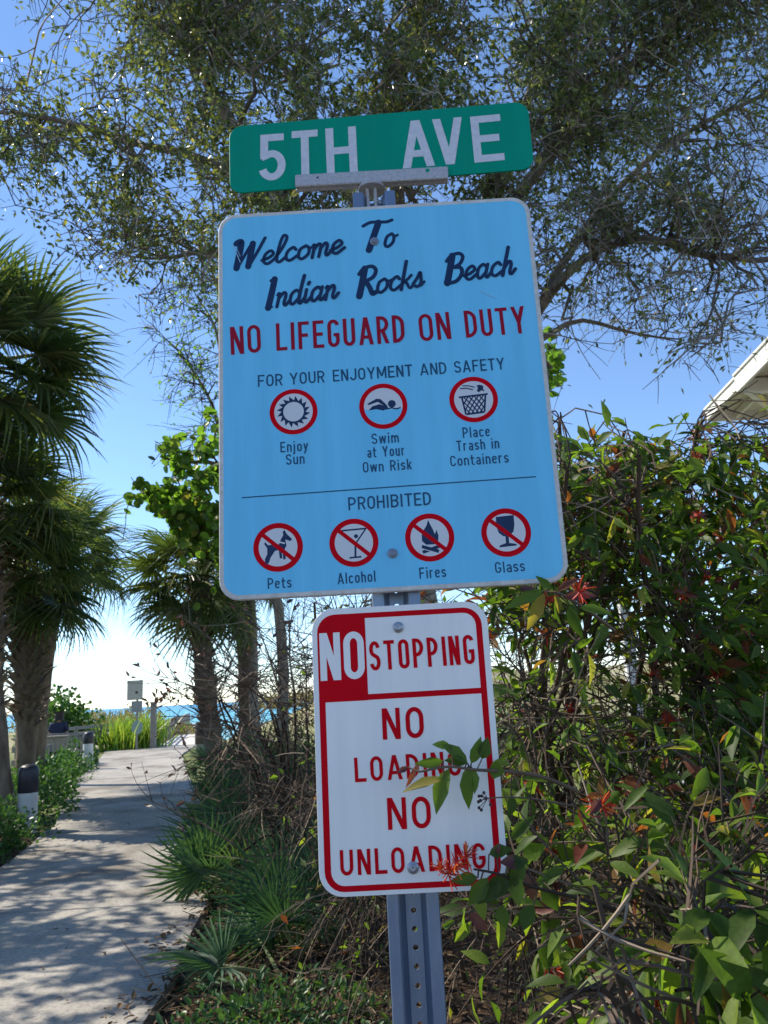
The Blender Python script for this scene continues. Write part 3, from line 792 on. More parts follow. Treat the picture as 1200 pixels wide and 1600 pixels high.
PM = [M_RED, M_ICONWHITE, M_NAVY, M_BLUE]
def picto(kind, cx, cy, r, label):
    p = Print(-.0006)
    q = lambda P: [(cx + x * r, cy + y * r) for x, y in P]
    p.circle(cx, cy, r, 0, 48); ri = .78 if kind in ('pets', 'alcohol', 'fires', 'glass') else .80
    p.circle(cx, cy, r * ri, 1, 48)
    if kind == 'sun':
        n = 16; P = []
        for k in range(n):
            a = 2 * math.pi * k / n
            P += [(.53 * math.cos(a), .53 * math.sin(a)), (.70 * math.cos(a + .26), .70 * math.sin(a + .26)), (.50 * math.cos(a + .34), .50 * math.sin(a + .34))]
        p.poly(q(P), 2); p.circle(cx, cy, r * .43, 1, 32)
    if kind == 'swim':
        P = [(ri * .995 * math.cos(a), ri * .995 * math.sin(a)) for a in np.linspace(math.radians(188), math.radians(352), 24)]
        wave = [(x, -.13 + .035 * math.sin(x * 14)) for x in np.linspace(.76, -.76, 22)]
        p.poly(q(P + wave), 3)
        p.poly(q([(-.62, -.16), (-.45, .02), (-.15, .10), (.02, .02), (-.22, .20), (-.60, .08), (-.66, .14), (-.28, .34), (-.10, .32), (.16, .02), (.20, -.10), (.0, -.20), (-.3, -.12)]), 2)
        p.circle(cx + .36 * r, cy + .08 * r, r * .165, 2, 20)
        p.stroke(q([(.1, -.14), (.35, -.1), (.55, -.16), (.72, -.1)]), r * .06, mat=2)
    if kind == 'trash':
        p.stroke(q([(-.60, .12), (.60, .20)]), r * .08, mat=2)
        A, B, Cc, D = np.array((-.48, .12)), np.array((.5, .18)), np.array((.40, -.58)), np.array((-.36, -.64))
        for s0, s1 in ((A, D), (B, Cc), (D, Cc)): p.stroke(q([s0, s1]), r * .075, mat=2)
        for t in np.linspace(-.6, .95, 8):
            P = []
            for w in np.linspace(0, 1, 12):
                x = t + w * .62
                if 0 <= x <= 1: P.append((A + (B - A) * x) * (1 - w) + (D + (Cc - D) * x) * w)
            if len(P) > 1: p.stroke(q(P), r * .05, mat=2)
            P = []
            for w in np.linspace(0, 1, 12):
                x = (1 - t) - w * .62
                if 0 <= x <= 1: P.append((A + (B - A) * x) * (1 - w) + (D + (Cc - D) * x) * w)
            if len(P) > 1: p.stroke(q(P), r * .05, mat=2)
        p.poly(q([(.16, .34), (.22, .52), (.14, .58), (.28, .62), (.36, .60), (.44, .56), (.42, .44), (.48, .32), (.34, .38), (.26, .30)]), 2)
        p.stroke(q([(-.42, .62), (-.15, .60), (.08, .52)]), r * .045, mat=2); p.stroke(q([(-.52, .50), (-.25, .50), (.0, .42)]), r * .045, mat=2)
    if kind == 'pets':
        p.poly(q([(-.52, -.70), (-.38, -.62), (-.30, -.40), (-.12, -.14), (.16, -.12), (.20, -.52), (.30, -.50), (.27, -.08), (.34, .04), (.30, .30), (.50, .22), (.58, .30), (.36, .52), (.27, .70), (.20, .62), (.22, .48), (.12, .32), (.05, .12), (-.22, .12), (-.40, .10), (-.52, .24), (-.56, .16), (-.44, -.02), (-.44, -.26), (-.54, -.46)]), 2)
        p.poly(q([(.02, -.1), (.06, -.46), (.16, -.48), (.14, -.1)]), 2)
        p.stroke(q([(.08, .20), (.28, .14)]), r * .06, mat=1)
    if kind == 'alcohol':
        p.stroke(q([(-.52, .52), (.54, .56)]), r * .07, mat=2)
        p.stroke(q([(-.48, .50), (.06, -.06)]), r * .06, mat=2); p.stroke(q([(.50, .54), (.06, -.06)]), r * .06, mat=2)
        p.stroke(q([(.06, -.04), (.04, -.60)]), r * .08, mat=2); p.stroke(q([(-.20, -.62), (.28, -.60)]), r * .07, mat=2)
        p.circle(cx + .10 * r, cy + .26 * r, r * .085, 2, 14)
    if kind == 'fires':
        p.poly(q([(-.02, .74), (.06, .52), (.16, .30), (.22, .12), (.30, .30), (.36, .06), (.34, -.16), (.18, -.30), (-.16, -.30), (-.32, -.14), (-.32, .10), (-.22, .32), (-.10, .50)]), 2)
        p.stroke(q([(-.34, -.36), (.34, -.60)]), r * .14, mat=2); p.stroke(q([(-.32, -.60), (.40, -.38)]), r * .14, mat=2); p.stroke(q([(-.30, -.47), (.2, -.64)]), r * .03, mat=1)
    if kind == 'glass':
        p.poly(q([(-.36, .66), (.36, .70), (.36, .30), (.30, .02), (.14, -.14), (-.12, -.16), (-.30, .0), (-.38, .28)]), 2)
        p.stroke(q([(.02, -.12), (.02, -.50)]), r * .13, mat=2)
        p.poly(q([(-.32, -.60), (.38, -.56), (.36, -.49), (.08, -.44), (-.05, -.44), (-.3, -.52)]), 2)
    if kind in ('pets', 'alcohol', 'fires', 'glass'):
        p.stroke(q([(-.64, .56), (.64, -.56)]), r * .17, mat=0)
    return tag(p.g.build('pictogram', PM, blue), label)
picto('sun', -.1666, .3424, .0443, 'sun in a red ring'); picto('swim', -.0012, .3430, .0443, 'swimmer in a red ring'); picto('trash', .165, .3459, .0446, 'trash basket in a red ring')
picto('pets', -.2002, .0900, .044, 'dog crossed out in a red ring'); picto('alcohol', -.0661, .0906, .0434, 'cocktail glass crossed out in a red ring'); picto('fires', .0678, .0924, .0433, 'campfire crossed out in a red ring'); picto('glass', .2025, .0936, .0437, 'goblet crossed out in a red ring')
bolt(blue, -.0011, .6826, M_BOLTDULL, .0085); bolt(blue, .0010, .0674, M_BOLTDULL, .009)
p = Print(-.0009)      # scratches through the print
p.stroke([(-.277, .694), (-.268, .672), (-.262, .655)], .0014, mat=0); p.stroke([(.195, .563), (.212, .552), (.226, .5465)], .0011, mat=0); p.stroke([(-.271, .692), (-.262, .668)], .0009)
p.g.build('scratch', mat_plain('scratched_paint', (.36, .56, .74), None, 30, .6), blue)

# ---- no stopping sign
nosign = thing('no_stopping_sign', 'white no stopping, no loading sign with red border, below the blue sign', 'sign', SO + EX * .0064 + EZ2 * -.3111, rot=frame(EX, EZ2))
g = Geo(); plate(g, rrect(-.1515, -.001, .1508, .4592, .038), .003, chamf=.0006)
g.build('sign_plate', M_SIGNWHITE, nosign)
p = Print(-.0002)
p.strip(rrect(-.1425, .0062, .1405, .4490, .031), rrect(-.1320, .0152, .1303, .4400, .0215), True)
p.poly(arc(-.1425 + .031, .449 - .031, .0309, .0309, 90, 180, 9) + [(-.1424, .302), (-.0595, .302), (-.0595, .4489)])
p.poly([(-.13, .3021), (.1315, .3035), (.1315, .3128), (-.13, .3118)])
p.g.build('red_border', M_RED, nosign)
words(nosign, 'white_word', M_SIGNWHITE, [('NO', -.1388, .3379, -.0631, .3380, .0801)], t=.14, gap=.07)
words(nosign, 'red_word', M_RED, [('STOPPING', -.0539, .3503, .1244, .3527, .0493)], t=.125, gap=.13)
words(nosign, 'red_word', M_RED, [('NO', -.0384, .2368, .0307, .2366, .0506), ('LOADING', -.0875, .1719, .0877, .1743, .0389), ('NO', -.0371, .0959, .0332, .0956, .0491), ('UNLOADING', -.1170, .0304, .1165, .0307, .0387)], t=.145, gap=.18)
bolt(nosign, -.0025, .4211, M_BOLT); bolt(nosign, -.0002, .0373, M_BOLT)

# ---- street name blade with its bracket
blade = thing('street_name_sign', 'green street name blade with white capitals on top of the post', 'sign', CAM + (SO + EXB * .0182 + EZ * .9749 - CAM) * 1.0325, rot=frame(EXB, EZ))
blade.scale = (1.0325, 1.0325, 1.0325)
g = Geo(); plate(g, rrect(-.2985, 0, .2985, .1515, .026), .0035, chamf=.001)
g.build('green_blade', M_GREEN, blade)
M_WORN = mat_plain('worn_white_letters', (.62, .63, .68), (.50, .51, .57), 90, .5)
for c, u0, v0, u1, v1, cap in [('5', -.2399, .0215, -.1864, .0207, .1048), ('T', -.1735, .0236, -.1214, .0229, .1047), ('H', -.1049, .0235, -.0439, .0233, .1045), ('A', .0443, .0234, .1078, .0243, .1055), ('V', .1078, .0243, .1669, .0242, .1039), ('E', .1843, .0233, .2432, .0239, .1036)]:
    p = Print(-.0004); draw_text(p, c, u0, v0, u1, v1, cap, t=.15)
    p.g.build('letter', M_WORN, blade)
g = Geo()
tilt = -.03
cc = np.array([-.018, .0, .0035]); rt = np.array([[math.cos(tilt), 0, -math.sin(tilt)], [0, 1, 0], [math.sin(tilt), 0, math.cos(tilt)]])
cc = cc + (0, 0, .0045)
bevel_box(g, cc + (0, -.0045, 0), (.299, .005, .0265), .0018, rt)
bevel_box(g, cc + (0, .0095, 0), (.299, .009, .0265), .0018, rt)
bevel_box(g, cc + (0, .0035, -.0095), (.296, .0135, .006), .001, rt)
g.build('bracket', M_ALU, blade)
g = Geo()
n = 28; V = []; Q = []; T = []
for zz, r in ((-.0040, .0255), (-.0050, .0270), (-.0090, .0275), (-.0105, .0265)):
    V += [(-.019 + r * math.cos(a), .013 + r * math.sin(a) * 1.0, zz) for a in np.linspace(0, 2 * math.pi, n + 1)[:-1]]
for k in range(3):
    for i in range(n):
        Q.append((k * n + i, k * n + (i + 1) % n, (k + 1) * n + (i + 1) % n, (k + 1) * n + i)[::-1])
V.append((-.019, .013, -.0105)); T = [(3 * n + i, 3 * n + (i + 1) % n, 4 * n)[::-1] for i in range(n)]
g.add(V, Q=Q, T=T)
for sx in (-.0075, .0075):
    bevel_box(g, (-.019 + sx - .001, .006, -.05), (.0062, .006, .082), .0015)
g.build('post_cap', M_ALU, blade)
for u, v, r in ((-.123, .0145, .0022), (.092, .0105, .0042)):
    g = Geo(); g.add([(u + r * math.cos(a), -.0072, v + r * math.sin(a)) for a in np.linspace(0, 2 * math.pi, 15)[:-1]] + [(u, -.0070, v)], T=[(i, (i + 1) % 14, 14) for i in range(14)])
    g.build('set_screw', M_GREEN if r > .003 else M_BLACKCAP, blade)

# ================================================================== vegetation tools
def bez(P0, P1, P2, k):
    t = np.linspace(0, 1, k)[None, :, None]
    return (1 - t) ** 2 * P0[:, None] + 2 * t * (1 - t) * P1[:, None] + t ** 2 * P2[:, None]
def resample(pts, rad, step):
    P = catmull(pts, 8); r = np.interp(np.linspace(0, 1, len(P)), np.linspace(0, 1, len(rad)), rad)
    L = np.concatenate([[0], np.cumsum(np.linalg.norm(np.diff(P, axis=0), axis=1))])
    n = max(3, int(L[-1] / step)); q = np.linspace(0, L[-1], n)
    return np.stack([np.interp(q, L, P[:, i]) for i in range(3)], -1), np.interp(q, L, r)
def limb_mesh(g, limbs, step=.25, sides=8, knob=.05, rnd=.5):
    S = []; Tn = []; Rr = []
    for pts, rad in limbs:
        P, r = resample(pts, rad, step)
        jit = np.cumsum(rng.normal(size=P.shape) * step * .05, axis=0); jit -= np.linspace(0, 1, len(P))[:, None] * jit[-1]
        P = P + jit
        tubes(g, P, r * (1 + knob * rng.normal(size=len(r))), sides, rnd=rnd)
        S.append(P); Tn.append(unit(np.gradient(P, axis=0))); Rr.append(r)
    return np.concatenate(S), np.concatenate(Tn), np.concatenate(Rr)
def grow(samples, targets, k=7, rmax=.03, rend=.004, jit=.06, bendf=.35):
    S, T, R = samples
    n = len(targets)
    d = np.linalg.norm(targets[:, None] - S[None], axis=-1) * (1 + .25 * rng.random((n, len(S))))
    i = d.argmin(1)
    P0 = S[i]; L = np.linalg.norm(targets - P0, axis=1, keepdims=True)
    P1 = P0 + unit(T[i] * .7 + unit(targets - P0) * .6 + rsph(n) * .3) * L * bendf
    P = bez(P0, P1, targets, k)
    w = np.sin(np.linspace(0, math.pi, k))[None, :, None]
    P = P + rng.normal(size=P.shape) * L[:, None] * jit * w
    r0 = np.minimum(R[i] * .6, rmax * np.clip(L[:, 0] / 1.2, .35, 1.2))[:, None]
    Rr = r0 + (rend - r0) * np.linspace(0, 1, k)[None] ** .8
    return P, Rr
def twigs_from(P, m, lo, Lr, k=5, spread=.9, up=.1, droop=.15, r0=.004, r1=.0012):
    N, kk, _ = P.shape
    idx = np.repeat(np.arange(N), m); s = lo + (1 - lo) * rng.random(len(idx))
    f = s * (kk - 1); a = np.minimum(f.astype(int), kk - 2); w = (f - a)[:, None]
    B = P[idx, a] * (1 - w) + P[idx, a + 1] * w
    T = unit(P[idx, a + 1] - P[idx, a])
    D = unit(T * .7 + rsph(len(idx)) * spread + np.array([0, 0, up]))
    L = (Lr[0] + (Lr[1] - Lr[0]) * rng.random(len(idx)))[:, None]
    C = B + D * L * .5 + rsph(len(idx)) * L * .12
    E_ = B + D * L + rsph(len(idx)) * L * .2 - np.array([0, 0, droop]) * L
    Q = bez(B, C, E_, k)
    R = np.broadcast_to(np.linspace(r0, r1, k)[None], (len(idx), k))
    return Q, R
def leaves_on(Q, per, lo=.15, spread=.9, out=.5):
    N, k, _ = Q.shape
    idx = np.repeat(np.arange(N), per); s = lo + (1 - lo) * rng.random(len(idx))
    f = s * (k - 1); a = np.minimum(f.astype(int), k - 2); w = (f - a)[:, None]
    B = Q[idx, a] * (1 - w) + Q[idx, a + 1] * w
    T = unit(Q[idx, a + 1] - Q[idx, a])
    D = unit(T * out + rsph(len(idx)) * spread)
    return B, D
class Grid:
    def __init__(s, x0, y0, step, rows):
        s.x0, s.y0, s.st, s.g = x0, y0, step, np.array(rows, float)
    def __call__(s, x, y):
        fx = np.clip((np.asarray(x) - s.x0) / s.st, 0, s.g.shape[1] - 1.001); fy = np.clip((np.asarray(y) - s.y0) / s.st, 0, s.g.shape[0] - 1.001)
        a = fx.astype(int); b = fy.astype(int); u = fx - a; v = fy - b
        G = s.g
        return (G[b, a] * (1 - u) + G[b, a + 1] * u) * (1 - v) + (G[b + 1, a] * (1 - u) + G[b + 1, a + 1] * u) * v
def targets_in(grid, n, box_, Yr, zmin=None):
    """points spread through a volume as the density map says"""
    out = []
    while len(out) < n:
        x = rng.uniform(box_[0], box_[2]); y = rng.uniform(box_[1], box_[3])
        if rng.random() < grid(x, y):
            P = at(x, y, rng.uniform(*Yr))
            if zmin is None or P[2] > zmin: out.append(P)
    return np.array(out)
def keep_by(grid, P, k=1.0):
    x, y, z = proj(P)
    return rng.random(len(P)) < grid(x, y) * k
def in_view(P, m=0):
    x, y, z = proj(P)
    return (x > -m) & (x < 1200 + m) & (y > -m) & (y < 1600 + m) & (z > .1)
def leaf_parts(parent, name, tpls, mats, P, D, N, S, limit=300):
    """the largest leaves in view as parts (shared meshes); returns mask of the rest"""
    x, y, z = proj(P)
    s_ = S if np.ndim(S) == 1 else S[:, 1]
    score = np.where(in_view(P), s_ / z, 0)
    order = np.argsort(-score)[:limit]
    order = order[score[order] > 0]
    meshes = []
    for j in range(12):
        g = Geo(); tp = tpls[j % len(tpls)]
        g.add(np.array(tp[0], float) * 1.0, Q=tp[1], T=tp[2], rnd=j / 12); meshes.append(g.mesh(name, mats, True))
    for i in order:
        yv = unit(D[i]); xv = unit(np.cross(yv, N[i])); zv = np.cross(xv, yv)
        o = bpy.data.objects.new(name, meshes[rng.integers(12)])
        k = s_[i]
        mm = Matrix([[xv[r] * k, yv[r] * k, zv[r] * k, P[i][r]] for r in range(3)] + [[0, 0, 0, 1]])
        COL.objects.link(o); o.parent = parent; o.matrix_parent_inverse = Matrix.Translation(-parent.location); o.matrix_basis = mm
    rest = np.ones(len(P), bool); rest[order] = False
    return rest
def fin(root, *objs):
    kids_world(root, objs)

# ================================================================== live oak
OAK_L = Grid(50, 50, 100, [
 [.16, .42, .95, 1, 1, 1, 1, 1, .85, .80, .72, .55],
 [.60, .78, 1, 1, 1, 1, 1, .95, .82, .74, .62, .40],
 [.72, .88, .95, .95, .9, .8, .8, .8, .68, .58, .5, .28],
 [.10, .50, .78, .92, .8, .7, .7, .5, .40, .32, .30, .22],
 [.0, .04, .16, .6, .5, .4, .3, .22, .20, .22, .16, .16],
 [.0, .0, .0, .25, .1, .0, .0, .06, .10, .12, .08, .05],
 [.0, .0, .0, .0, .0, .0, .0, .0, .02, .02, .0, .0]])
OAK_B = Grid(50, 50, 100, [
 [.25, .5, .9, 1, 1, 1, 1, 1, .95, .95, .9, .8],
 [.6, .8, .95, 1, 1, 1, 1, 1, .95, .95, .9, .7],
 [.6, .8, .9, .9, .9, .8, .8, .9, .9, .9, .9, .6],
 [.12, .45, .7, .8, .7, .6, .6, .6, .8, .8, .8, .7],
 [.0, .05, .2, .6, .3, .2, .2, .3, .8, .85, .7, .5],
 [.0, .0, .0, .2, .0, .0, .0, .2, .5, .6, .45, .2],
 [.0, .0, .0, .0, .0, .0, .0, .0, .04, .05, .0, .0]])
def pl(*a): return [at(*p) for p in a]
tb = at(648, 1100, 9.0); tb[2] = -.1
oak = thing('live_oak', 'large live oak spreading its dark leafy crown over the signs', 'tree', (tb[0], tb[1], 0))
g = Geo()
fork = at(640, 760, 9.0)
limbs = [
 ([tb, tb + (0.05, 0, 1.2), (tb + fork) / 2 + (.1, .05, .1), fork], [.24, .18, .165, .15]),
 ([fork] + pl((760, 600, 8.8), (850, 470, 8.5), (900, 410, 8.2), (1000, 372, 8.0), (1100, 398, 7.8), (1230, 400, 7.6), (1400, 330, 7.3)), [.12, .085, .062, .048, .042, .036, .03, .015]),
 ([fork] + pl((700, 520, 8.8), (800, 330, 8.4), (920, 180, 8.0), (1060, 40, 7.8), (1200, -160, 7.5)), [.12, .10, .08, .065, .05, .03]),
 ([fork] + pl((640, 480, 8.8), (620, 240, 8.4), (640, 60, 8.0), (700, -200, 7.6)), [.13, .11, .08, .06, .03]),
 ([fork] + pl((560, 540, 8.7), (450, 330, 8.2), (330, 140, 7.7), (240, -20, 7.4), (100, -200, 7.0)), [.12, .10, .08, .06, .045, .02]),
 ([at(450, 330, 8.2)] + pl((350, 262, 8.0), (240, 230, 7.7), (130, 200, 7.4), (10, 180, 7.2), (-120, 200, 7.0)), [.07, .05, .04, .03, .02, .01]),
 ([at(560, 540, 8.7)] + pl((440, 430, 8.6), (340, 395, 8.4), (260, 405, 8.2), (200, 400, 8.1)), [.06, .045, .03, .018, .008]),
 ([at(850, 470, 8.5)] + pl((870, 430, 8.7), (960, 300, 9.2), (1080, 200, 9.6), (1230, 130, 9.8)), [.06, .05, .045, .035, .02]),
 ([at(800, 560, 8.8)] + pl((900, 500, 9.2), (980, 520, 9.4), (1060, 530, 9.4)), [.05, .03, .02, .01]),
 ([fork] + pl((620, 560, 9.4), (520, 250, 10.2), (420, 60, 10.8), (330, -120, 11)), [.1, .09, .07, .05, .02]),
 ([fork] + pl((700, 560, 9.4), (780, 250, 10.4), (880, 60, 10.8), (960, -120, 11)), [.1, .09, .07, .05, .02])]
samples = limb_mesh(g, limbs, .22, 9)
o_trunk = g.build('trunk', M_BARK, None, True)
T1 = targets_in(OAK_B, 620, (-260, -330, 1460, 640), (6.2, 10.6))
B1, R1 = grow(samples, T1, 8, .035, .005)
g = Geo(); tubes(g, B1, R1, 5, rnd=rng.random(len(B1)))
o_br = g.build('branches', M_OAKTWIG, None, True); o_br['kind'] = 'stuff'
Q1, S1 = twigs_from(B1, 13, .3, (.22, .75), 5, .9, .05, .22, .0075, .0032)
Q2, S2 = twigs_from(Q1, 4, .2, (.12, .40), 4, 1.0, .0, .2, .0045, .0024)
kq1 = keep_by(OAK_B, Q1[:, -1], 1.5); kq2 = keep_by(OAK_B, Q2[:, -1], .85)
g = Geo(); tubes(g, Q1[kq1], S1[kq1], 3, rnd=rng.random(kq1.sum())); tubes(g, Q2[kq2], S2[kq2], 3, rnd=rng.random(kq2.sum()))
o_tw = g.build('twigs', M_OAKTWIG); o_tw['kind'] = 'stuff'
P, D = leaves_on(Q2, 8, .5, .8, .7)
Pb, Db = leaves_on(Q1, 10, .55, .8, .7)
P = np.concatenate([P, Pb]); D = np.concatenate([D, Db])
kk = keep_by(OAK_L, P, .95)
cl = np.sin(P[:, 0] * 3.1 + 1.3 * np.sin(P[:, 2] * 2.2)) * np.sin(P[:, 1] * 2.7 + 1.1 * np.sin(P[:, 0] * 1.9)) * np.sin(P[:, 2] * 3.4 + P[:, 1])     # leaf masses and gaps
kk &= rng.random(len(P)) < np.clip(.72 + 1.1 * cl, .22, 1)
P = P[kk]; D = D[kk]
n = len(P); print('oak leaves', n)
N = unit(rsph(n) + np.array([0, 0, .9]))
s0 = .042 + .038 * rng.random(n)
g = Geo(); scatter(g, LEAF4, P, D, N, np.stack([s0 * 1.1, s0 * 1.12, s0], -1), rng.random(n))
o_lf = g.build('leaves', M_OAK); o_lf['kind'] = 'stuff'
fin(oak, o_trunk, o_br, o_tw, o_lf)

# neighbour crown to the left, outside the picture, whose shade lies on the footpath
def canopy_tree(label, base, H, R, n, name='shade_tree', leafn=9000):
    root = thing(name, label, 'tree', (base[0], base[1], 0))
    b = np.array([base[0], base[1], -.1]); c = np.array([base[0], base[1], H])
    g = Geo(); limbs = [([b, b * .5 + c * .5 + (.2, .1, -.3), c], [.22, .16, .1])]
    for k in range(6):
        a = k * 1.05 + .4
        e = c + np.array([math.cos(a) * R[0] * .8, math.sin(a) * R[1] * .8, R[2] * rng.uniform(-.2, .7)])
        limbs.append(([b * .4 + c * .6, (b * .2 + c * .8) * .6 + e * .4, e], [.09, .06, .02]))
    s_ = limb_mesh(g, limbs, .3, 7); o1 = g.build('trunk', M_BARK, None, True)
    u = rsph(n) * (rng.random((n, 1)) ** .4) * np.array(R) + c
    B, Rr = grow(s_, u, 6, .03, .004)
    Q, S = twigs_from(B, 8, .3, (.25, .8), 4, .9)
    g = Geo(); tubes(g, B, Rr, 4, rnd=.4); tubes(g, Q, S, 3, rnd=.4); o2 = g.build('branches', M_TWIG); o2['kind'] = 'stuff'
    P, D = leaves_on(Q, max(1, int(leafn / len(Q))))
    m_ = len(P); s0 = .06 + .05 * rng.random(m_)
    g = Geo(); scatter(g, LEAF4, P, D, unit(rsph(m_) + (0, 0, .8)), np.stack([s0 * 1.3, s0, s0], -1), rng.random(m_)); o3 = g.build('leaves', M_OAK); o3['kind'] = 'stuff'
    fin(root, o1, o2, o3)
for x_, y_, h_, rr_, nn_, lab in [(-7.4, 6.6, 4.8, (2.2, 3.0, 1.2), 190, 'broad shade tree left of the footpath, nearest the camera'), (-10.2, 10.4, 5.6, (2.6, 2.6, 1.4), 110, 'second shade tree left of the footpath, outside the picture'),
                         (-13.6, 15.6, 6.2, (2.4, 2.6, 1.4), 80, 'third shade tree further along the footpath, outside the picture'), (-17.5, 22.5, 7.0, (2.6, 3.0, 1.6), 80, 'farthest shade tree left of the footpath, outside the picture'), (-5.8, 3.0, 4.6, (2.0, 2.0, 1.1), 120, 'shade tree beside the start of the footpath, left of the camera')]:
    canopy_tree(lab, (x_, y_), h_, rr_, nn_, leafn=30000)

# ================================================================== sea grape
SG = Grid(200, 500, 60, [
 [0, 0, 0, 0, 0, 0, 0, 0, 0, 0, 0, .2],
 [0, 0, 0, 0, .1, .3, .3, .3, .3, .3, .3, .5],
 [0, 0, .0, .3, .8, .8, .6, .6, .6, .6, .5, .4],
 [0, .12, .55, .9, 1, 1, .8, .8, .8, .8, .5, .3],
 [.05, .55, .9, 1, 1, 1, .8, .8, .8, .8, .4, .2],
 [.35, .8, 1, 1, 1, 1, .8, .8, .8, .6, .3, 0],
 [.0, .35, .8, .9, 1, 1, .8, .8, .6, .3, .1, 0],
 [0, 0, .1, .3, .4, .5, .4, .3, .2, 0, 0, 0]])
b0 = at(440, 1060, 13.5); b0[2] = -.1
grape = thing('sea_grape', 'sea grape tree with bright round leaves left of the blue sign', 'tree', (b0[0], b0[1], 0))
g = Geo()
limbs = [([b0] + pl((440, 1000, 13.5), (420, 900, 13.4), (400, 800, 13.2)), [.1, .09, .07, .06]),
         ([at(420, 900, 13.4)] + pl((360, 830, 13.1), (300, 800, 12.8), (240, 780, 12.6)), [.05, .04, .03, .015]),
         ([at(400, 800, 13.2)] + pl((350, 730, 13.0), (290, 720, 12.8), (265, 700, 12.6)), [.05, .04, .03, .01]),
         ([at(400, 800, 13.2)] + pl((420, 700, 13.2), (350, 660, 13.2)), [.05, .04, .02]),
         ([at(400, 850, 13.2)] + pl((560, 760, 13.2), (700, 650, 13.0), (860, 560, 12.8)), [.05, .04, .03, .015])]
samples = limb_mesh(g, limbs, .2, 7)
o1 = g.build('trunk', M_BARK, None, True)
T1 = np.concatenate([targets_in(SG, 90, (190, 500, 360, 950), (11.6, 14.4)), targets_in(SG, 50, (360, 500, 900, 950), (12.2, 14.4)), np.array([at(x, y, 12.6) for x, y in [(858, 540), (866, 560), (862, 585), (872, 600), (855, 515), (868, 620)]])])
B1, R1 = grow(samples, T1, 6, .025, .006)
g = Geo(); tubes(g, B1, R1, 5, rnd=.4); o2 = g.build('branches', M_TWIG); o2['kind'] = 'stuff'
P, D = leaves_on(B1, 26, .3, .9, .3)
kk = keep_by(SG, P, 1.1); P = P[kk]; D = D[kk]; n = len(P); print('grape', n)
N = unit(rsph(n) * .9 + (0, -.3, .7)); s0 = .10 + .08 * rng.random(n)
fin(grape, o1, o2)
rest = leaf_parts(grape, 'leaf', [ROUND], M_GRAPE, P, D, N, s0)
g = Geo(); scatter(g, ROUND, P[rest], D[rest], N[rest], s0[rest], rng.random(rest.sum()))
o3 = g.build('leaves', M_GRAPE); o3['kind'] = 'stuff'; fin(grape, o3)

# ================================================================== thin bare tree behind the sea grape
BT = Grid(200, 430, 50, [
 [.05, .3, .6, .7], [.15, .6, .8, .8], [.1, .6, .8, .8], [.0, .4, .8, .9], [0, .15, .6, .9], [0, .0, .4, .8]])
b0 = at(393, 1050, 15.5); b0[2] = -.1
bare = thing('sparse_tree', 'thin pale trunked tree with sparse bare twigs above the sea grape', 'tree', (b0[0], b0[1], 0))
g = Geo()
limbs = [([b0] + pl((392, 1060, 15.5), (391, 950, 15.5), (385, 800, 15.4), (370, 700, 15.3)), [.1, .085, .08, .07, .06]),
         ([at(385, 800, 15.4)] + pl((350, 690, 15.2), (325, 620, 15.0), (290, 560, 14.8), (250, 520, 14.6)), [.05, .04, .03, .02, .008]),
         ([at(370, 700, 15.3)] + pl((350, 600, 15.2), (335, 520, 15.0), (300, 450, 14.8)), [.05, .035, .025, .01])]
samples = limb_mesh(g, limbs, .2, 7); o1 = g.build('trunk', mat_bark('pale_bark', (.36, .31, .26), (.2, .17, .14)), None, True)
T1 = targets_in(BT, 60, (190, 430, 372, 720), (14, 16))
B1, R1 = grow(samples, T1, 6, .022, .005)
Q1, S1 = twigs_from(B1, 9, .25, (.3, .9), 4, .8, .1, .05, .008, .003)
g = Geo(); tubes(g, B1, R1, 4, rnd=.5); tubes(g, Q1, S1, 3, rnd=rng.random(len(Q1))); o2 = g.build('branches', M_TWIG); o2['kind'] = 'stuff'
P, D = leaves_on(Q1, 3, .4); n = len(P); s0 = .05 + .05 * rng.random(n)
x_, y_, z_ = proj(P); kk = rng.random(n) < np.clip((x_ - 190) / 140, .1, 1); P = P[kk]; D = D[kk]; s0 = s0[kk]; n = len(P)
g = Geo(); scatter(g, LEAF4, P, D, unit(rsph(n) + (0, 0, .8)), np.stack([s0 * 1.2, s0, s0], -1), rng.random(n)); o3 = g.build('leaves', M_GRAPE); o3['kind'] = 'stuff'
fin(bare, o1, o2, o3)

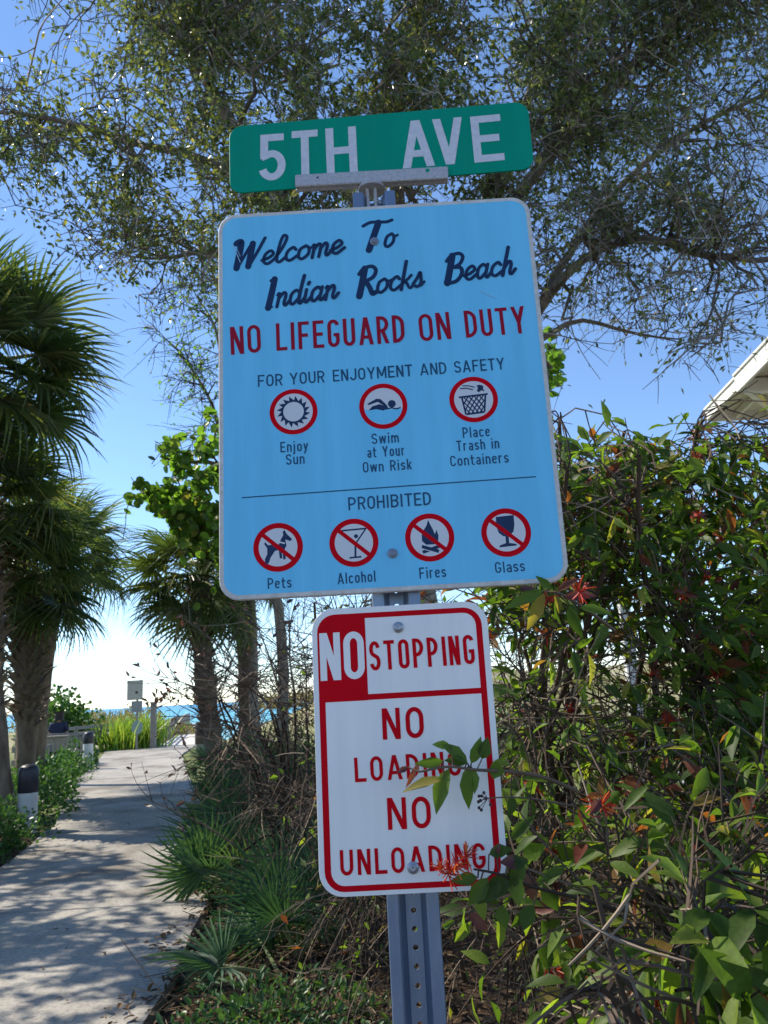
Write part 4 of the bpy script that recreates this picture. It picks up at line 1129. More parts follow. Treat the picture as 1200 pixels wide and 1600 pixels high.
# ================================================================== palms
def frond_mesh(name, seed, R=.95, pet=.7, nseg=38, spread=128, droop=.28, curl=.22, mats=(M_PALM, M_PETIOLE), w=.022, ragged=.12):
    r_ = np.random.default_rng(seed); g = Geo()
    k = 6
    t = np.linspace(0, 1, k)
    Pp = np.stack([np.zeros(k), t * pet, .05 * np.sin(t * 2)], -1)
    tubes(g, Pp, np.linspace(.016, .008, k), 5, mat=1)
    hub = Pp[-1]
    for i in range(nseg):
        a = math.radians(-spread + 2 * spread * (i + .5) / nseg + r_.normal() * 1.2)
        L = R * (.62 + .38 * math.cos(a * .55)) * (1 + ragged * r_.normal() * .5)
        d = np.array([math.sin(a), math.cos(a), 0])
        side = np.array([math.cos(a), -math.sin(a), 0])
        tt = np.array([0, .3, .6, .82, 1.0]); ww = np.array([.25, 1, .85, .45, .05]) * w * (R / .95)
        dr = droop * (1 + .5 * r_.normal()) ; sidecurl = curl * math.copysign(1, a) * abs(math.sin(a * .5)) * .3
        C = hub + np.outer(tt * L, d); C[:, 2] += .12 * L * np.sin(tt * 2.2) - np.maximum(tt - .45, 0) ** 1.6 * dr * 2.2 * L
        C[:, 2] -= .35 * np.abs(C[:, 0]) ** 1.5 * .5
        C += np.outer((tt ** 2) * sidecurl * L, side) * .3
        V = []
        for j in range(5):
            V += [C[j] - side * ww[j] + (0, 0, ww[j] * .8), C[j], C[j] + side * ww[j] + (0, 0, ww[j] * .8)]
        Q = []
        for j in range(4):
            b = j * 3; Q += [(b, b + 1, b + 4, b + 3), (b + 1, b + 2, b + 5, b + 4)]
        g.add(V, Q=Q, rnd=r_.random() * .35)
    return g.mesh(name, list(mats), False)
FR = [frond_mesh('frond', s, droop=.2 + .1 * (s % 4), ragged=.12) for s in range(6)]
FR_OLD = [frond_mesh('dead_frond', 20 + s, R=.8, droop=.75, mats=(M_DEAD, M_PETIOLE), ragged=.4, nseg=26) for s in range(2)]
def put(parent, me, name, P, d, up, s):
    y = unit(d); x = unit(np.cross(y, up)); z = np.cross(x, y)
    o = bpy.data.objects.new(name, me)
    mm = Matrix([[x[r] * s, y[r] * s, z[r] * s, P[r]] for r in range(3)] + [[0, 0, 0, 1]])
    COL.objects.link(o); o.parent = parent; o.matrix_parent_inverse = Matrix.Translation(-parent.location); o.matrix_basis = mm
    return o
BOOT = ([(-.5, 0, 0), (.5, 0, 0), (-.32, .55, .28), (.32, .55, .28), (-.5, 1.0, .62), (-.18, 1.05, .66), (.18, 1.05, .66), (.5, 1.0, .62), (0, .5, .12)],
        [(0, 1, 3, 2)], [(2, 3, 8), (2, 5, 4), (2, 8, 5), (3, 6, 8), (3, 7, 6), (0, 8, 1)])
def palm(label, foot, top, crown_r, nfr, r0=.2, r1=.2, boots=True, elev=(85, -55), scale=1.0, group='cabbage palms', bootparts=False, dead=3, boot_r=.13, azr=None):
    foot = np.array(foot, float); top = np.array(top, float)
    root = thing('cabbage_palm', label, 'palm', (foot[0], foot[1], foot[2]), group)
    g = Geo(); k = 16
    t = np.linspace(0, 1, k)[:, None]
    P = foot * (1 - t) + top * t + np.stack([.10 * np.sin(t[:, 0] * 3.1), 0 * t[:, 0], 0 * t[:, 0]], -1) * np.sign(.5 - (foot[0] % 1))
    rad = np.interp(t[:, 0], [0, .08, .7, 1], [r0 * 1.3, r0, r1, r1 * .9]) * (1 + .06 * rng.normal(size=k))
    tubes(g, P, rad, 12, cap=True); o = g.build('trunk', M_PALMBARK, None, True); fin(root, o)
    if boots:
        nb = 130 if bootparts else 110
        lo = .32 if bootparts else .25
        Pb = []; Db = []; Nb = []; Sb = []
        for i in range(nb):
            s = lo + (1 - lo) * (i / nb); a = i * 2.39996
            c = np.array([np.interp(s, t[:, 0], P[:, q]) for q in range(3)]); rr = np.interp(s, t[:, 0], rad)
            o_ = np.array([math.cos(a), math.sin(a), 0])
            Pb.append(c + o_ * rr * .88); Db.append(unit(np.array([0, 0, 1.0]) + o_ * .35 + rng.normal(size=3) * .12)); Nb.append(o_); Sb.append(boot_r * rng.uniform(.8, 1.25))
        Pb, Db, Nb, Sb = map(np.array, (Pb, Db, Nb, Sb)); Sb = Sb * 1.7
        if bootparts:
            gm = Geo(); gm.add(np.array(BOOT[0]) * (.8, 1, 1), Q=BOOT[1], T=BOOT[2]); me = gm.mesh('leaf_boot', M_BOOT)
            for i in range(nb): put(root, me, 'leaf_boot', Pb[i], Db[i], Nb[i], Sb[i])
        else:
            g = Geo(); scatter(g, BOOT, Pb, Db, Nb, Sb, rng.random(nb)); o = g.build('leaf_boots', M_BOOT); o['kind'] = 'stuff'; fin(root, o)
    for i in range(nfr):
        e = math.radians(elev[0] + (elev[1] - elev[0]) * ((i + .5) / nfr) ** .9 + rng.normal() * 5); a = i * 2.39996 + rng.normal() * .15
        if azr: a = azr[0] + (azr[1] - azr[0]) * ((i * .618) % 1)
        d = np.array([math.cos(a) * math.cos(e), math.sin(a) * math.cos(e), math.sin(e)])
        up = unit(np.array([0, 0, 1.0]) + rng.normal(size=3) * .25) if e < 1.2 else rsph(1)[0]
        put(root, FR[rng.integers(6)], 'frond', top + d * .12, d, up, crown_r / 1.55 * rng.uniform(.85, 1.12) * scale)
    for i in range(dead):
        a = rng.uniform(0, 6.28); e = math.radians(rng.uniform(-80, -60)); d = np.array([math.cos(a) * math.cos(e), math.sin(a) * math.cos(e), math.sin(e)])
        put(root, FR_OLD[i % 2], 'dead_frond', top + d * .1 + (0, 0, -.1), d, (math.cos(a), math.sin(a), .3), crown_r / 1.7)
    return root
def foot_at(px, Y, z=0.0):
    """ground point at depth Y below picture column px"""
    p0 = at(px, 1300, Y); p0[2] = z; return p0
pf = foot_at(8, 11.5)
palm('tall cabbage palm at the left edge, fronds fanning out highest over the path', pf, at(-30, 570, 11.5), 1.9, 42, .15, .15, boot_r=.10, dead=1)
palm('booted cabbage palm behind the first, with a thick criss-cross trunk', foot_at(34, 15.5), at(34, 905, 15.5), 1.7, 40, .16, .25, bootparts=True, boot_r=.15, dead=3)
palm('dark slim-trunked cabbage palm leaning right behind the booted one', foot_at(52, 18.5), at(98, 868, 18.5), 1.75, 32, .17, .17, boots=False, dead=4)
palm('cabbage palm at the far left edge, mostly hidden, below the tallest crown', foot_at(-30, 13.5), at(-15, 800, 13.5), 1.7, 36, .17, .18, boot_r=.11, dead=2)
palm('short cabbage palm below the sea grape, fronds drooping to its left', foot_at(348, 15.0), at(312, 905, 15.0), 1.5, 30, .16, .19, boot_r=.10, dead=2, elev=(60, -60))
palm('cabbage palm trunk between the sea grape and the blue sign', foot_at(386, 16.5), at(372, 905, 16.5), 1.2, 18, .16, .19, boot_r=.10, dead=2, elev=(80, -50))

# saw palmettos beside the path
FP = [frond_mesh('frond', 40 + s, R=.42, pet=.40, nseg=22, spread=100, droop=.06, curl=.05, mats=(M_PALMETTO, M_PETIOLE), w=.026, ragged=.1) for s in range(4)]
def palmetto(label, base, n, s=1.0, lean=(0, 0), elev=(75, 10)):
    root = thing('saw_palmetto', label, 'palmetto', base, 'saw palmettos beside the path')
    for i in range(n):
        e = math.radians(elev[0] + (elev[1] - elev[0]) * rng.random()); a = i * 2.39996 + rng.random() * .4
        d = unit(np.array([math.cos(a) * math.cos(e), math.sin(a) * math.cos(e), math.sin(e)]) + (*lean, 0))
        put(root, FP[rng.integers(4)], 'frond', np.array(base, float), d, rng.normal(size=3) * .5 + (0, -.6, 1.0), s * rng.uniform(.8, 1.2))
    return root
palmetto('low saw palmetto with fronds spilling over the path edge', gnd(385, 1400), 13, 1.0, (-.25, .1), (65, 5))
palmetto('dark saw palmetto in the middle of the litter, left of the post', gnd(520, 1470), 12, 1.0, (0, 0), (75, 15))
palmetto('saw palmetto behind the ground cover, close to the post', gnd(560, 1440), 12, 1.1, (0, 0), (80, 25))
palmetto('saw palmetto fans halfway up the path edge', gnd(395, 1330), 13, 1.2, (-.3, 0))
palmetto('grassy green saw palmetto beside the wooden bollard', gnd(332, 1215), 10, .9, (-.1, 0))
palmetto('tall bluish saw palmetto under the cabbage palm trunks', gnd(372, 1262), 14, 1.35, (-.1, 0), (80, 25))
palmetto('bluish saw palmetto behind the twigs, left of the white sign', gnd(430, 1275), 14, 1.5, (0, 0), (85, 30))
palmetto('saw palmetto deep in the twigs close to the white sign', gnd(470, 1330), 12, 1.3, (0, 0), (85, 30))
palmetto('small upright saw palmetto rising from the leaf litter', gnd(468, 1500), 9, .8, (0, 0), (85, 35))
palmetto('single spreading palmetto lying over the litter at the path corner', gnd(440, 1530), 3, .9, (-1.2, .3), (15, 8))

# ================================================================== low hedges, ground cover, dune plants
def bush(name, label, cat, c, R, n, tpl, mt, size, group=None, stems=30, thresh=.35, zup=.5, aspect=1.0):
    c = np.array(c, float); R = np.array(R, float)
    root = thing(name, label, cat, (c[0], c[1], c[2]), group)
    u = rsph(n) * (thresh + (1 - thresh) * rng.random((n, 1)) ** .6); u[:, 2] = np.abs(u[:, 2])
    lump = 1 + .22 * np.sin(u[:, :1] * 7 + c[0]) * np.cos(u[:, 1:2] * 6 + c[1])
    P = c + u * R * lump
    D = unit(u + rsph(n) * .9 + (0, 0, .3)); s0 = size * (.7 + .6 * rng.random(n))
    g = Geo(); scatter(g, tpl, P, D, unit(rsph(n) + (0, 0, zup)), np.stack([s0 * aspect, s0, s0], -1), rng.random(n)); o1 = g.build('foliage', mt); o1['kind'] = 'stuff'
    u2 = rsph(stems); u2[:, 2] = np.abs(u2[:, 2]); E_ = c + u2 * R * .85; B = c + u2 * R * np.array([.3, .3, 0])
    P3 = bez(B, (B + E_) / 2 + rsph(stems) * R * .15, E_, 5)
    g = Geo(); tubes(g, P3, np.broadcast_to(np.linspace(.008, .003, 5), (stems, 5)), 3, rnd=.3); o2 = g.build('stems', M_TWIG); o2['kind'] = 'stuff'
    fin(root, o1, o2); return root
def edgeL(y): return edge(LE, y)
hs = [(8.3, .75, .55, 'nearest low clipped hedge at the left edge of the path, in shade'), (10.2, .75, .55, 'low hedge around the foot of the near black-capped bollard'), (12.6, .8, .6, 'low hedge just past the near black-capped bollard, sunlit on top'), (15.4, .8, .62, 'bright sunlit low hedge midway between the two white bollards'), (18.6, .8, .62, 'low hedge before the slatted wooden box'), (21.4, .7, .6, 'dark low hedge just before the far white bollard'), (24.6, .6, .7, 'dark round shrub right behind the far white bollard')]
for y, w, h, lab in hs:
    bush('low_hedge', lab, 'hedge', (edgeL(y) - w * .95, y, 0), (w, 1.45 if y < 24 else .7, h), 3600 if y < 14 else 2400, LEAF4, M_LOWHEDGE, .055 if y < 14 else .075, 'low hedges along the left of the path', aspect=1.5)
bush('ground_cover_plant', 'glossy green ground cover in the litter left of the post', 'plant', gnd(440, 1610), (.62, .42, .22), 900, LEAF_MED, M_GLOSSY, .05, None, 20, .2, 1.2, 1.1)
bush('ground_cover_plant', 'dense dark ground cover round the foot of the small palmetto', 'plant', gnd(420, 1470), (.5, .5, .22), 1100, LEAF4, M_GLOSSY, .04, None, 20, .2, 1.0, 1.4)
bush('ground_cover_plant', 'small-leaved dark creeper under the palmetto at the path edge', 'plant', gnd(375, 1405), (.38, .45, .26), 900, LEAF4, M_GLOSSY, .035, None, 20, .2, 1.0, 1.4)
bush('sea_grape_shrub', 'dark green dune shrub behind the palm trunks on the left', 'shrub', foot_at(84, 33, .2), (1.6, 1.2, 2.1), 2200, ROUND, M_LOWHEDGE, .14, 'dune shrubs')
for i, (px, Y, w, h, lab) in enumerate([(128, 44, 2.6, 1.5, 'pale dune scrub left of the far beach sign'), (172, 45, 2.2, 1.4, 'reddish pale dune scrub behind the far wooden rail fence'), (75, 46, 3, 1.9, 'dune scrub at the far left horizon'), (290, 47, 2.0, 1.0, 'low dune scrub beside the boardwalk'), (215, 42, 1.6, 1.5, 'sea oats clump behind the far beach sign'), (470, 40, 3.2, 1.6, 'dune scrub behind the twigs left of the white sign'), (700, 38, 3.5, 1.5, 'dune scrub behind the white sign'), (900, 38, 3.5, 1.4, 'dune scrub seen through the hedge near the white post'), (1100, 38, 3.5, 1.5, 'dune scrub at the far right behind the hedge')]):
    bush('dune_scrub', lab, 'shrub', foot_at(px, Y, (0 if i != 3 else -.5) if px < 400 else 1.2), (w, 2, h if px < 400 else .7), 2000, LEAF4, M_DUNE, .2, 'dune scrub on the horizon', aspect=.8)
def blades(name, label, c, R, H, n, mt, w=.03, group=None):
    c = np.array(c, float); root = thing(name, label, 'plant', c, group)
    B = c + np.stack([rng.normal(size=n) * R * .4, rng.normal(size=n) * R * .4, 0 * np.ones(n)], -1)
    D = unit(np.stack([rng.normal(size=n) * .35, rng.normal(size=n) * .35, np.ones(n)], -1))
    s0 = H * (.6 + .5 * rng.random(n))
    g = Geo(); scatter(g, BLADE, B, D, rsph(n), np.stack([np.full(n, w / .02), s0, s0], -1), rng.random(n)); o = g.build('blades', mt); o['kind'] = 'stuff'; fin(root, o)
blades('grass_clump', 'bright yellow-green blade clump left of the far beach sign', foot_at(190, 32.5, 0), 1.1, 1.35, 420, M_YUCCA, .025)
blades('grass_clump', 'bright yellow-green blade clump between the far sign and the wooden post', foot_at(228, 33.2, 0), .9, 1.5, 380, M_YUCCA, .025)

# dead leaves on the soil of the bed: nobody could count them
n = 15000
x = rng.uniform(-2.6, 4.6, n); y = 2.5 + 9.5 * rng.random(n) ** 1.1
ok = (x > edge(RE, y) - .18 + .3 * np.sin(y * 5) ** 3 * .4); x = x[ok]; y = y[ok]; n = len(x)
P = np.stack([x, y, np.full(n, .035) + .03 * rng.random(n)], -1)
g = Geo(); s0 = .03 + .05 * rng.random(n)
scatter(g, LEAF_MED, P, unit(rsph(n) * (1, 1, .35)), unit(rsph(n) * .5 + (0, 0, 1)), s0, rng.random(n))
nt_ = 1600
B = np.stack([rng.uniform(-1.35, 4, nt_), rng.uniform(2.8, 9.5, nt_), np.full(nt_, .05)], -1)
L = unit(rsph(nt_) * (1, 1, .2)) * rng.uniform(.1, .5, (nt_, 1))
tubes(g, bez(B, B + L * .5 + rsph(nt_) * .04, B + L, 4), np.full((nt_, 4), .003), 3, rnd=rng.random(nt_))
tag(g.build('leaf_litter', M_DEAD), 'brown dead leaves and sticks on the soil under the shrubs', 'leaf litter', kind='stuff')
# debris on the path
n = 260
y = rng.uniform(4, 22, n); x = edge(LE, y) + (edge(RE, y) - edge(LE, y)) * rng.beta(.45, .45, n)
P = np.stack([x, y, np.full(n, .045)], -1); g = Geo()
scatter(g, LEAF_MED, P, unit(rsph(n) * (1, 1, .1)), unit(rsph(n) * .3 + (0, 0, 1)), .02 + .03 * rng.random(n), rng.random(n))
tag(g.build('fallen_leaves', M_DEAD), 'scattered fallen leaves on the concrete footpath', 'leaves', kind='stuff')

# ================================================================== bare tangled shrub between path and white sign
BR = Grid(240, 930, 60, [
 [.1, .1, .3, .6, .8], [.2, .3, .4, .7, .9], [.15, .35, .5, .8, 1], [.05, .3, .7, 1, 1], [.0, .2, .7, 1, 1], [0, .1, .6, .9, 1], [0, .1, .6, .9, 1], [0, .05, .5, .9, 1], [0, 0, .3, .7, .9]])
def tangle(label, roots, grid, n, bx, Yr, m, Lr, leaf=None, name='bare_shrub', rr=.012, lf=0, gp=None, m2=2):
    c = roots[0]
    root = thing(name, label, 'shrub', (c[0], c[1], 0), gp)
    g = Geo(); limbs = []
    for r in roots:
        r = np.array(r, float)
        for q in range(3):
            e = targets_in(grid, 1, bx, Yr, .3)[0]
            limbs.append(([r + rng.normal(size=3) * (.05, .05, 0), r * .55 + e * .45 + (0, 0, .15) + rng.normal(size=3) * .06, e], [.018, .012, .006]))
    s_ = limb_mesh(g, limbs, .12, 6, rnd=.35); o1 = g.build('stems', M_TWIG, None, True); o1['kind'] = 'stuff'
    T = targets_in(grid, n, bx, Yr, .05)
    B, Rr = grow(s_, T, 7, rr, .0022, .07, .45)
    Q, S = twigs_from(B, m, .15, Lr, 5, .8, .05, .1, .0042, .0013)
    g = Geo(); tubes(g, B, Rr, 4, rnd=rng.random(len(B))); tubes(g, Q, S, 3, rnd=rng.random(len(Q)))
    if m2:
        Q3, S3 = twigs_from(Q, m2, .2, (Lr[0] * .5, Lr[1] * .6), 4, .9, 0, .1, .0022, .001); tubes(g, Q3, S3, 3, rnd=rng.random(len(Q3)))
    o2 = g.build('twigs', M_TWIG); o2['kind'] = 'stuff'; fin(root, o1, o2)
    if lf:
        P, D = leaves_on(Q, lf, .5); n_ = len(P); s0 = .03 + .025 * rng.random(n_)
        g = Geo(); scatter(g, LEAF4, P, D, rsph(n_), s0, rng.random(n_)); o3 = g.build('leaves', leaf or M_FIRE); o3['kind'] = 'stuff'; fin(root, o3)
    return root
tangle('tangled leafless shrub whose twigs arch over the path, left of the white sign', [gnd(430, 1400), gnd(470, 1450), gnd(450, 1360)], BR, 72, (245, 940, 500, 1420), (4.8, 7.5), 7, (.15, .5), lf=0)
BR2 = Grid(400, 900, 100, [[.5, .8, .9, .9, .8, .5, .4], [.8, 1, 1, 1, 1, .6, .4], [1, 1, 1, 1, 1, .7, .5], [1, 1, 1, 1, 1, 1, .8], [.9, 1, 1, 1, 1, 1, 1], [.5, .9, 1, 1, 1, 1, 1], [.3, .8, 1, 1, 1, 1, 1]])
tangle('dense brown twig thicket behind the white sign and the post', [gnd(560, 1500), gnd(640, 1480), gnd(740, 1520), gnd(860, 1500)], BR2, 210, (470, 930, 1050, 1560), (3.2, 5.6), 8, (.12, .45), lf=1)
for px, py, w, h, lab in [(400, 1290, .7, 1.05, 'dark leafy shrub under the arching twigs beside the path'), (455, 1310, .8, 1.35, 'dark leafy shrub behind the twigs just left of the white sign'), (560, 1340, 1.0, 1.3, 'dark leafy shrub hidden behind the white sign and post'), (760, 1330, 1.1, 1.15, 'dark leafy shrub among the twigs right of the white sign')]:
    bush('leafy_shrub', lab, 'shrub', gnd(px, py), (w, .7, h), 3200, LEAF_MED, M_DARKSHRUB, .055, 'dark shrubs in the bed', aspect=1.1, stems=60)
# long arching twigs with a few dark leaves in front of the palms
g = Geo(); root = thing('arching_twigs', 'long thin arching twigs with small purplish leaves in front of the palm trunks', 'shrub', gnd(400, 1330))
A = []
for p0, p1, p2 in [((420, 1180, 6.2), (330, 1110, 6.0), (248, 1062, 5.8)), ((410, 1150, 6.3), (340, 1075, 6.1), (255, 1058, 5.8)), ((430, 1160, 6.2), (350, 1140, 6.0), (262, 1092, 5.8)), ((400, 1140, 6.4), (330, 1115, 6.2), (250, 1120, 6.0)), ((420, 1100, 6.2), (350, 1040, 6.0), (290, 1000, 5.9)), ((430, 1120, 6.2), (370, 1020, 6.0), (285, 965, 5.9)), ((440, 1200, 6.0), (330, 1180, 5.8), (285, 1190, 5.6)), ((380, 1330, 5.9), (300, 1270, 5.7), (222, 1248, 5.6)), ((440, 1100, 6.0), (420, 1000, 6.0), (380, 940, 6.0)), ((460, 1080, 6.0), (440, 980, 6.0), (470, 920, 6.0))]:
    A.append(bez(at(*p0)[None], at(*p1)[None], at(*p2)[None], 9)[0])
A = np.array(A); tubes(g, A, np.broadcast_to(np.linspace(.009, .0022, 9), (len(A), 9)), 5, rnd=rng.random(len(A)) * .5 + .3)
Q, S = twigs_from(A, 9, .3, (.1, .4), 5, .5, .15, .05, .0035, .0012); tubes(g, Q, S, 3, rnd=rng.random(len(Q)))
o1 = g.build('twigs', M_TWIG); o1['kind'] = 'stuff'
P, D = leaves_on(Q, 3, .7); e = (rng.random(len(P)) < .45); P = P[e]; D = D[e]; n = len(P)
pp = at(268, 1085, 5.8); P2 = pp + rng.normal(size=(26, 3)) * .05; P = np.concatenate([P, P2]); D = np.concatenate([D, rsph(26)]); n = len(P)
g = Geo(); s0 = .035 + .035 * rng.random(n); scatter(g, LEAF_MED, P, D, rsph(n), s0, rng.random(n)); o2 = g.build('leaves', mat_leaf('purplish_leaf', [(0, (.05, .03, .05)), (.6, (.08, .05, .05)), (1, (.13, .05, .07))], .3)); o2['kind'] = 'stuff'
# first stems rise from the soil
roots_ = np.array([bez(gnd(430, 1400)[None], at(470, 1250, 6.2)[None], A[i][0][None], 6)[0] for i in range(len(A))]); g = Geo(); tubes(g, roots_, np.broadcast_to(np.linspace(.012, .009, 6), (len(A), 6)), 5, rnd=.4); o3 = g.build('stems', M_TWIG, None, True); o3['kind'] = 'stuff'
fin(root, o1, o2, o3)

# ================================================================== firebush hedge on the right
def firebush(label, roots, gridB, gridL, n, bx, Yr, size, seed_fl, m=6, Lr=(.12, .35), per=5, zmin=.05, parts=300, name='firebush', rs=(.02, .014, .008), keep=1.0, rmax=.012):
    c = roots[0]; root = thing(name, label, 'shrub', (c[0], c[1], 0), 'firebushes beside the signs')
    g = Geo(); limbs = []
    for r in roots:
        r = np.array(r, float)
        for q in range(4):
            e = targets_in(gridB, 1, bx, Yr, .5)[0]
            limbs.append(([r + rng.normal(size=3) * (.06, .06, 0), r * .5 + e * .5 + (0, 0, .1) + rng.normal(size=3) * .1, e], list(rs)))
    s_ = limb_mesh(g, limbs, .12, 6, rnd=.4); o1 = g.build('stems', M_TWIG, None, True); o1['kind'] = 'stuff'
    T = targets_in(gridB, n, bx, Yr, zmin)
    B, Rr = grow(s_, T, 7, rmax, .0022, .06, .4)
    Q, S = twigs_from(B, m, .3, Lr, 5, .75, .15, .1, .0034, .0015)
    kq = keep_by(gridB, Q[:, -1], 1.3); Q = Q[kq]; S = S[kq]
    g = Geo(); tubes(g, B, Rr, 4, rnd=rng.random(len(B))); tubes(g, Q, S, 3, rnd=rng.random(len(Q))); o2 = g.build('twigs', M_TWIG); o2['kind'] = 'stuff'
    fin(root, o1, o2)
    P, D = leaves_on(Q, per, .45, .8, .8); D = unit(D + (0, 0, -.25))
    kk = keep_by(gridL, P, keep)
    # leaf blades keep clear of the sign faces and of the lens
    kk &= ~((np.abs(P[:, 0]) < .36) & (P[:, 1] < 1.62)) & (np.linalg.norm(P - CAM, axis=1) > .8)
    P = P[kk]; D = D[kk]; n_ = len(P); print(label[:20], 'leaves', n_)
    N = unit(rsph(n_) * .8 + (0, -.3, .9)); s0 = size[0] + (size[1] - size[0]) * rng.random(n_)
    rest = leaf_parts(root, 'leaf', [LEAF_BIG, leaf_tpl(.22, .4, .1), leaf_tpl(.17, .15, .2, .5)], M_FIRE, P, D, N, s0, parts)
    g = Geo(); scatter(g, LEAF_MED, P[rest], D[rest], N[rest], s0[rest], rng.random(rest.sum())); o3 = g.build('leaves', M_FIRE); o3['kind'] = 'stuff'; fin(root, o3)
    # flower clusters at shoot tips
    tips = Q[:, -1]; tips = tips[in_view(tips)]; tips = tips[keep_by(gridL, tips, 1.0)]
    tips = tips[rng.permutation(len(tips))[:seed_fl]]
    for tp in tips:
        flower(root, tp, rng.uniform(.7, 1.35))
    # young shoots beside the blooms are reddish
    nr = len(tips) * 5
    if nr:
        Pr = np.repeat(tips, 5, axis=0) + rng.normal(size=(nr, 3)) * .018; sr = rng.uniform(.03, .06, nr)
        g = Geo(); scatter(g, LEAF_MED, Pr, unit(rsph(nr) + (0, 0, .2)), rsph(nr), sr, rng.random(nr)); o4 = g.build('young_leaves', M_FIRERED); o4['kind'] = 'stuff'; fin(root, o4)
    return root
def flower_mesh(seed):
    r_ = np.random.default_rng(seed); g = Geo(); n = 24
    d = unit(r_.normal(size=(n, 3)) + (0, 0, .5)); L = r_.uniform(.012, .036, (n, 1))
    P = bez(np.zeros((n, 3)), d * L * .5 + r_.normal(size=(n, 3)) * .003, d * L, 4)
    tubes(g, P, np.broadcast_to(np.array([.0006, .0011, .0014, .0009]), (n, 4)), 4, rnd=r_.random(n) * .5, cap=True)
    return g.mesh('flower_cluster', M_FLOWER)
FLM = [flower_mesh(s) for s in range(5)]
def flower(root, P, s=1.0):
    d = rsph(1)[0]
    o = bpy.data.objects.new('flower_cluster', FLM[rng.integers(5)])
    q = Vector(d).to_track_quat('Z', 'Y').to_matrix().to_4x4() @ Matrix.Scale(s, 4); q.translation = Vector(P)
    COL.objects.link(o); o.parent = root; o.matrix_parent_inverse = Matrix.Translation(-root.location); o.matrix_basis = q
    return o
HX = Grid(760, 620, 80, [
 [.25, .15, .0, .0, .0, .0, .1],
 [.9, .7, .55, .9, .9, .9, .9],
 [1, 1, 1, 1, 1, 1, 1],
 [1, 1, .9, .9, 1, 1, 1],
 [.9, .8, .7, .6, .7, .9, 1],
 [.5, .35, .4, .35, .7, .9, 1],
 [.3, .2, .2, .3, .6, .9, .9],
 [.4, .3, .3, .4, .7, .8, .8],
 [.4, .45, .4, .5, .6, .7, .7],
 [.3, .4, .4, .5, .6, .7, .7],
 [.3, .35, .4, .5, .7, .8, .7],
 [.3, .4, .5, .6, .7, .8, .8],
 [.3, .4, .5, .6, .7, .8, .8]])
HB = Grid(760, 620, 80, [
 [.2, .1, .0, .0, .0, .0, .05],
 [.9, .7, .5, .9, .9, .9, .9],
 [1] * 7, [1] * 7, [1, .9, .8, .8, .9, 1, 1], [.8, .7, .6, .6, .8, .9, 1], [.8, .6, .5, .5, .7, .9, .9], [.8, .7, .6, .6, .8, .9, .9], [.8, .8, .7, .8, .9, .9, .9], [1] * 7, [1] * 7, [1] * 7, [1] * 7])
firebush('firebush right behind the blue sign, its leafy top against the sky', [gnd(800, 1560), gnd(860, 1590), gnd(900, 1520)], HB, HX, 190, (770, 640, 1010, 1250), (2.5, 3.7), (.05, .10), 26, m=6, per=8, keep=.44)
firebush('tall firebush hedge at the right edge under the cream roof corner', [gnd(1010, 1560), gnd(1120, 1540), gnd(1240, 1560)], HB, HX, 260, (980, 650, 1330, 1300), (2.6, 4.0), (.05, .10), 48, m=6, per=8, keep=.48)
firebush('low twiggy firebush filling the lower right corner', [(.75, 2.15, 0), (1.0, 2.0, 0), (.62, 2.4, 0)], HB, HX, 130, (780, 1150, 1280, 1640), (1.7, 2.9), (.05, .09), 14, m=6, per=3, rs=(.012, .008, .005), rmax=.008)
# near branches reaching in from the right, close to the lens
NG = Grid(800, 1280, 100, [[.0, .0, .0, .1, .3], [.1, .15, .2, .6, .9], [.2, .4, .7, 1, 1], [.4, .6, 1, 1, 1]])
firebush('close firebush branches with big soft leaves at the bottom right', [(.85, 1.5, 0), (.95, 1.35, 0)], NG, NG, 24, (880, 1330, 1300, 1680), (1.05, 1.5), (.065, .10), 0, m=4, per=4, Lr=(.08, .2), rs=(.009, .006, .004), parts=120, rmax=.005)

# sprigs lying over the white sign
def sprig(label, stem, lv, flowers=(), root_at=None):
    S0 = at(*stem[0]); root = thing('firebush_sprig', label, 'branch', S0 if root_at is None else root_at)
    g = Geo(); P = catmull([at(*q) for q in stem], 5); tubes(g, P, np.linspace(.0042, .0016, len(P)), 6, rnd=.6)
    o = g.build('stem', M_TWIG, None, True); fin(root, o)
    for (x0, y0, x1, y1, Y0, Y1, w, red) in lv:
        A = at(x0, y0, Y0); B = at(x1, y1, Y1); L = np.linalg.norm(B - A); D = (B - A) / L
        tpl = leaf_tpl(w / L / 2, .16 + .12 * rng.random(), .10 + .08 * rng.random(), rng.uniform(.4, .52))
        nn = unit(np.array([rng.normal() * .5, -1, .5 + rng.normal() * .4]))
        g = Geo(); scatter(g, tpl, A[None], D[None], nn[None], np.array([L]), np.array([.12 + .55 * rng.random()]))
        o = g.build('leaf', M_FIRERED if red else M_FIRE, None, True); fin(root, o)
        Pm = np.linspace(A, P[np.argmin(np.linalg.norm(P - A, axis=1))], 3)
        g = Geo(); tubes(g, Pm, np.array([.0012] * 3), 4, rnd=.5); o = g.build('leaf_stalk', M_TWIG); fin(root, o)
    for (x, y, Y, s) in flowers: flower(root, at(x, y, Y), s)
    return root
z3 = lambda x, y: (460 + x * .316667, 920 + y * .316667)
def LV(a, b, w, red=0, Y=1.30, dY=-.01):
    p, q = z3(*a), z3(*b); return (p[0], p[1], q[0], q[1], Y, Y + dY, w, red)
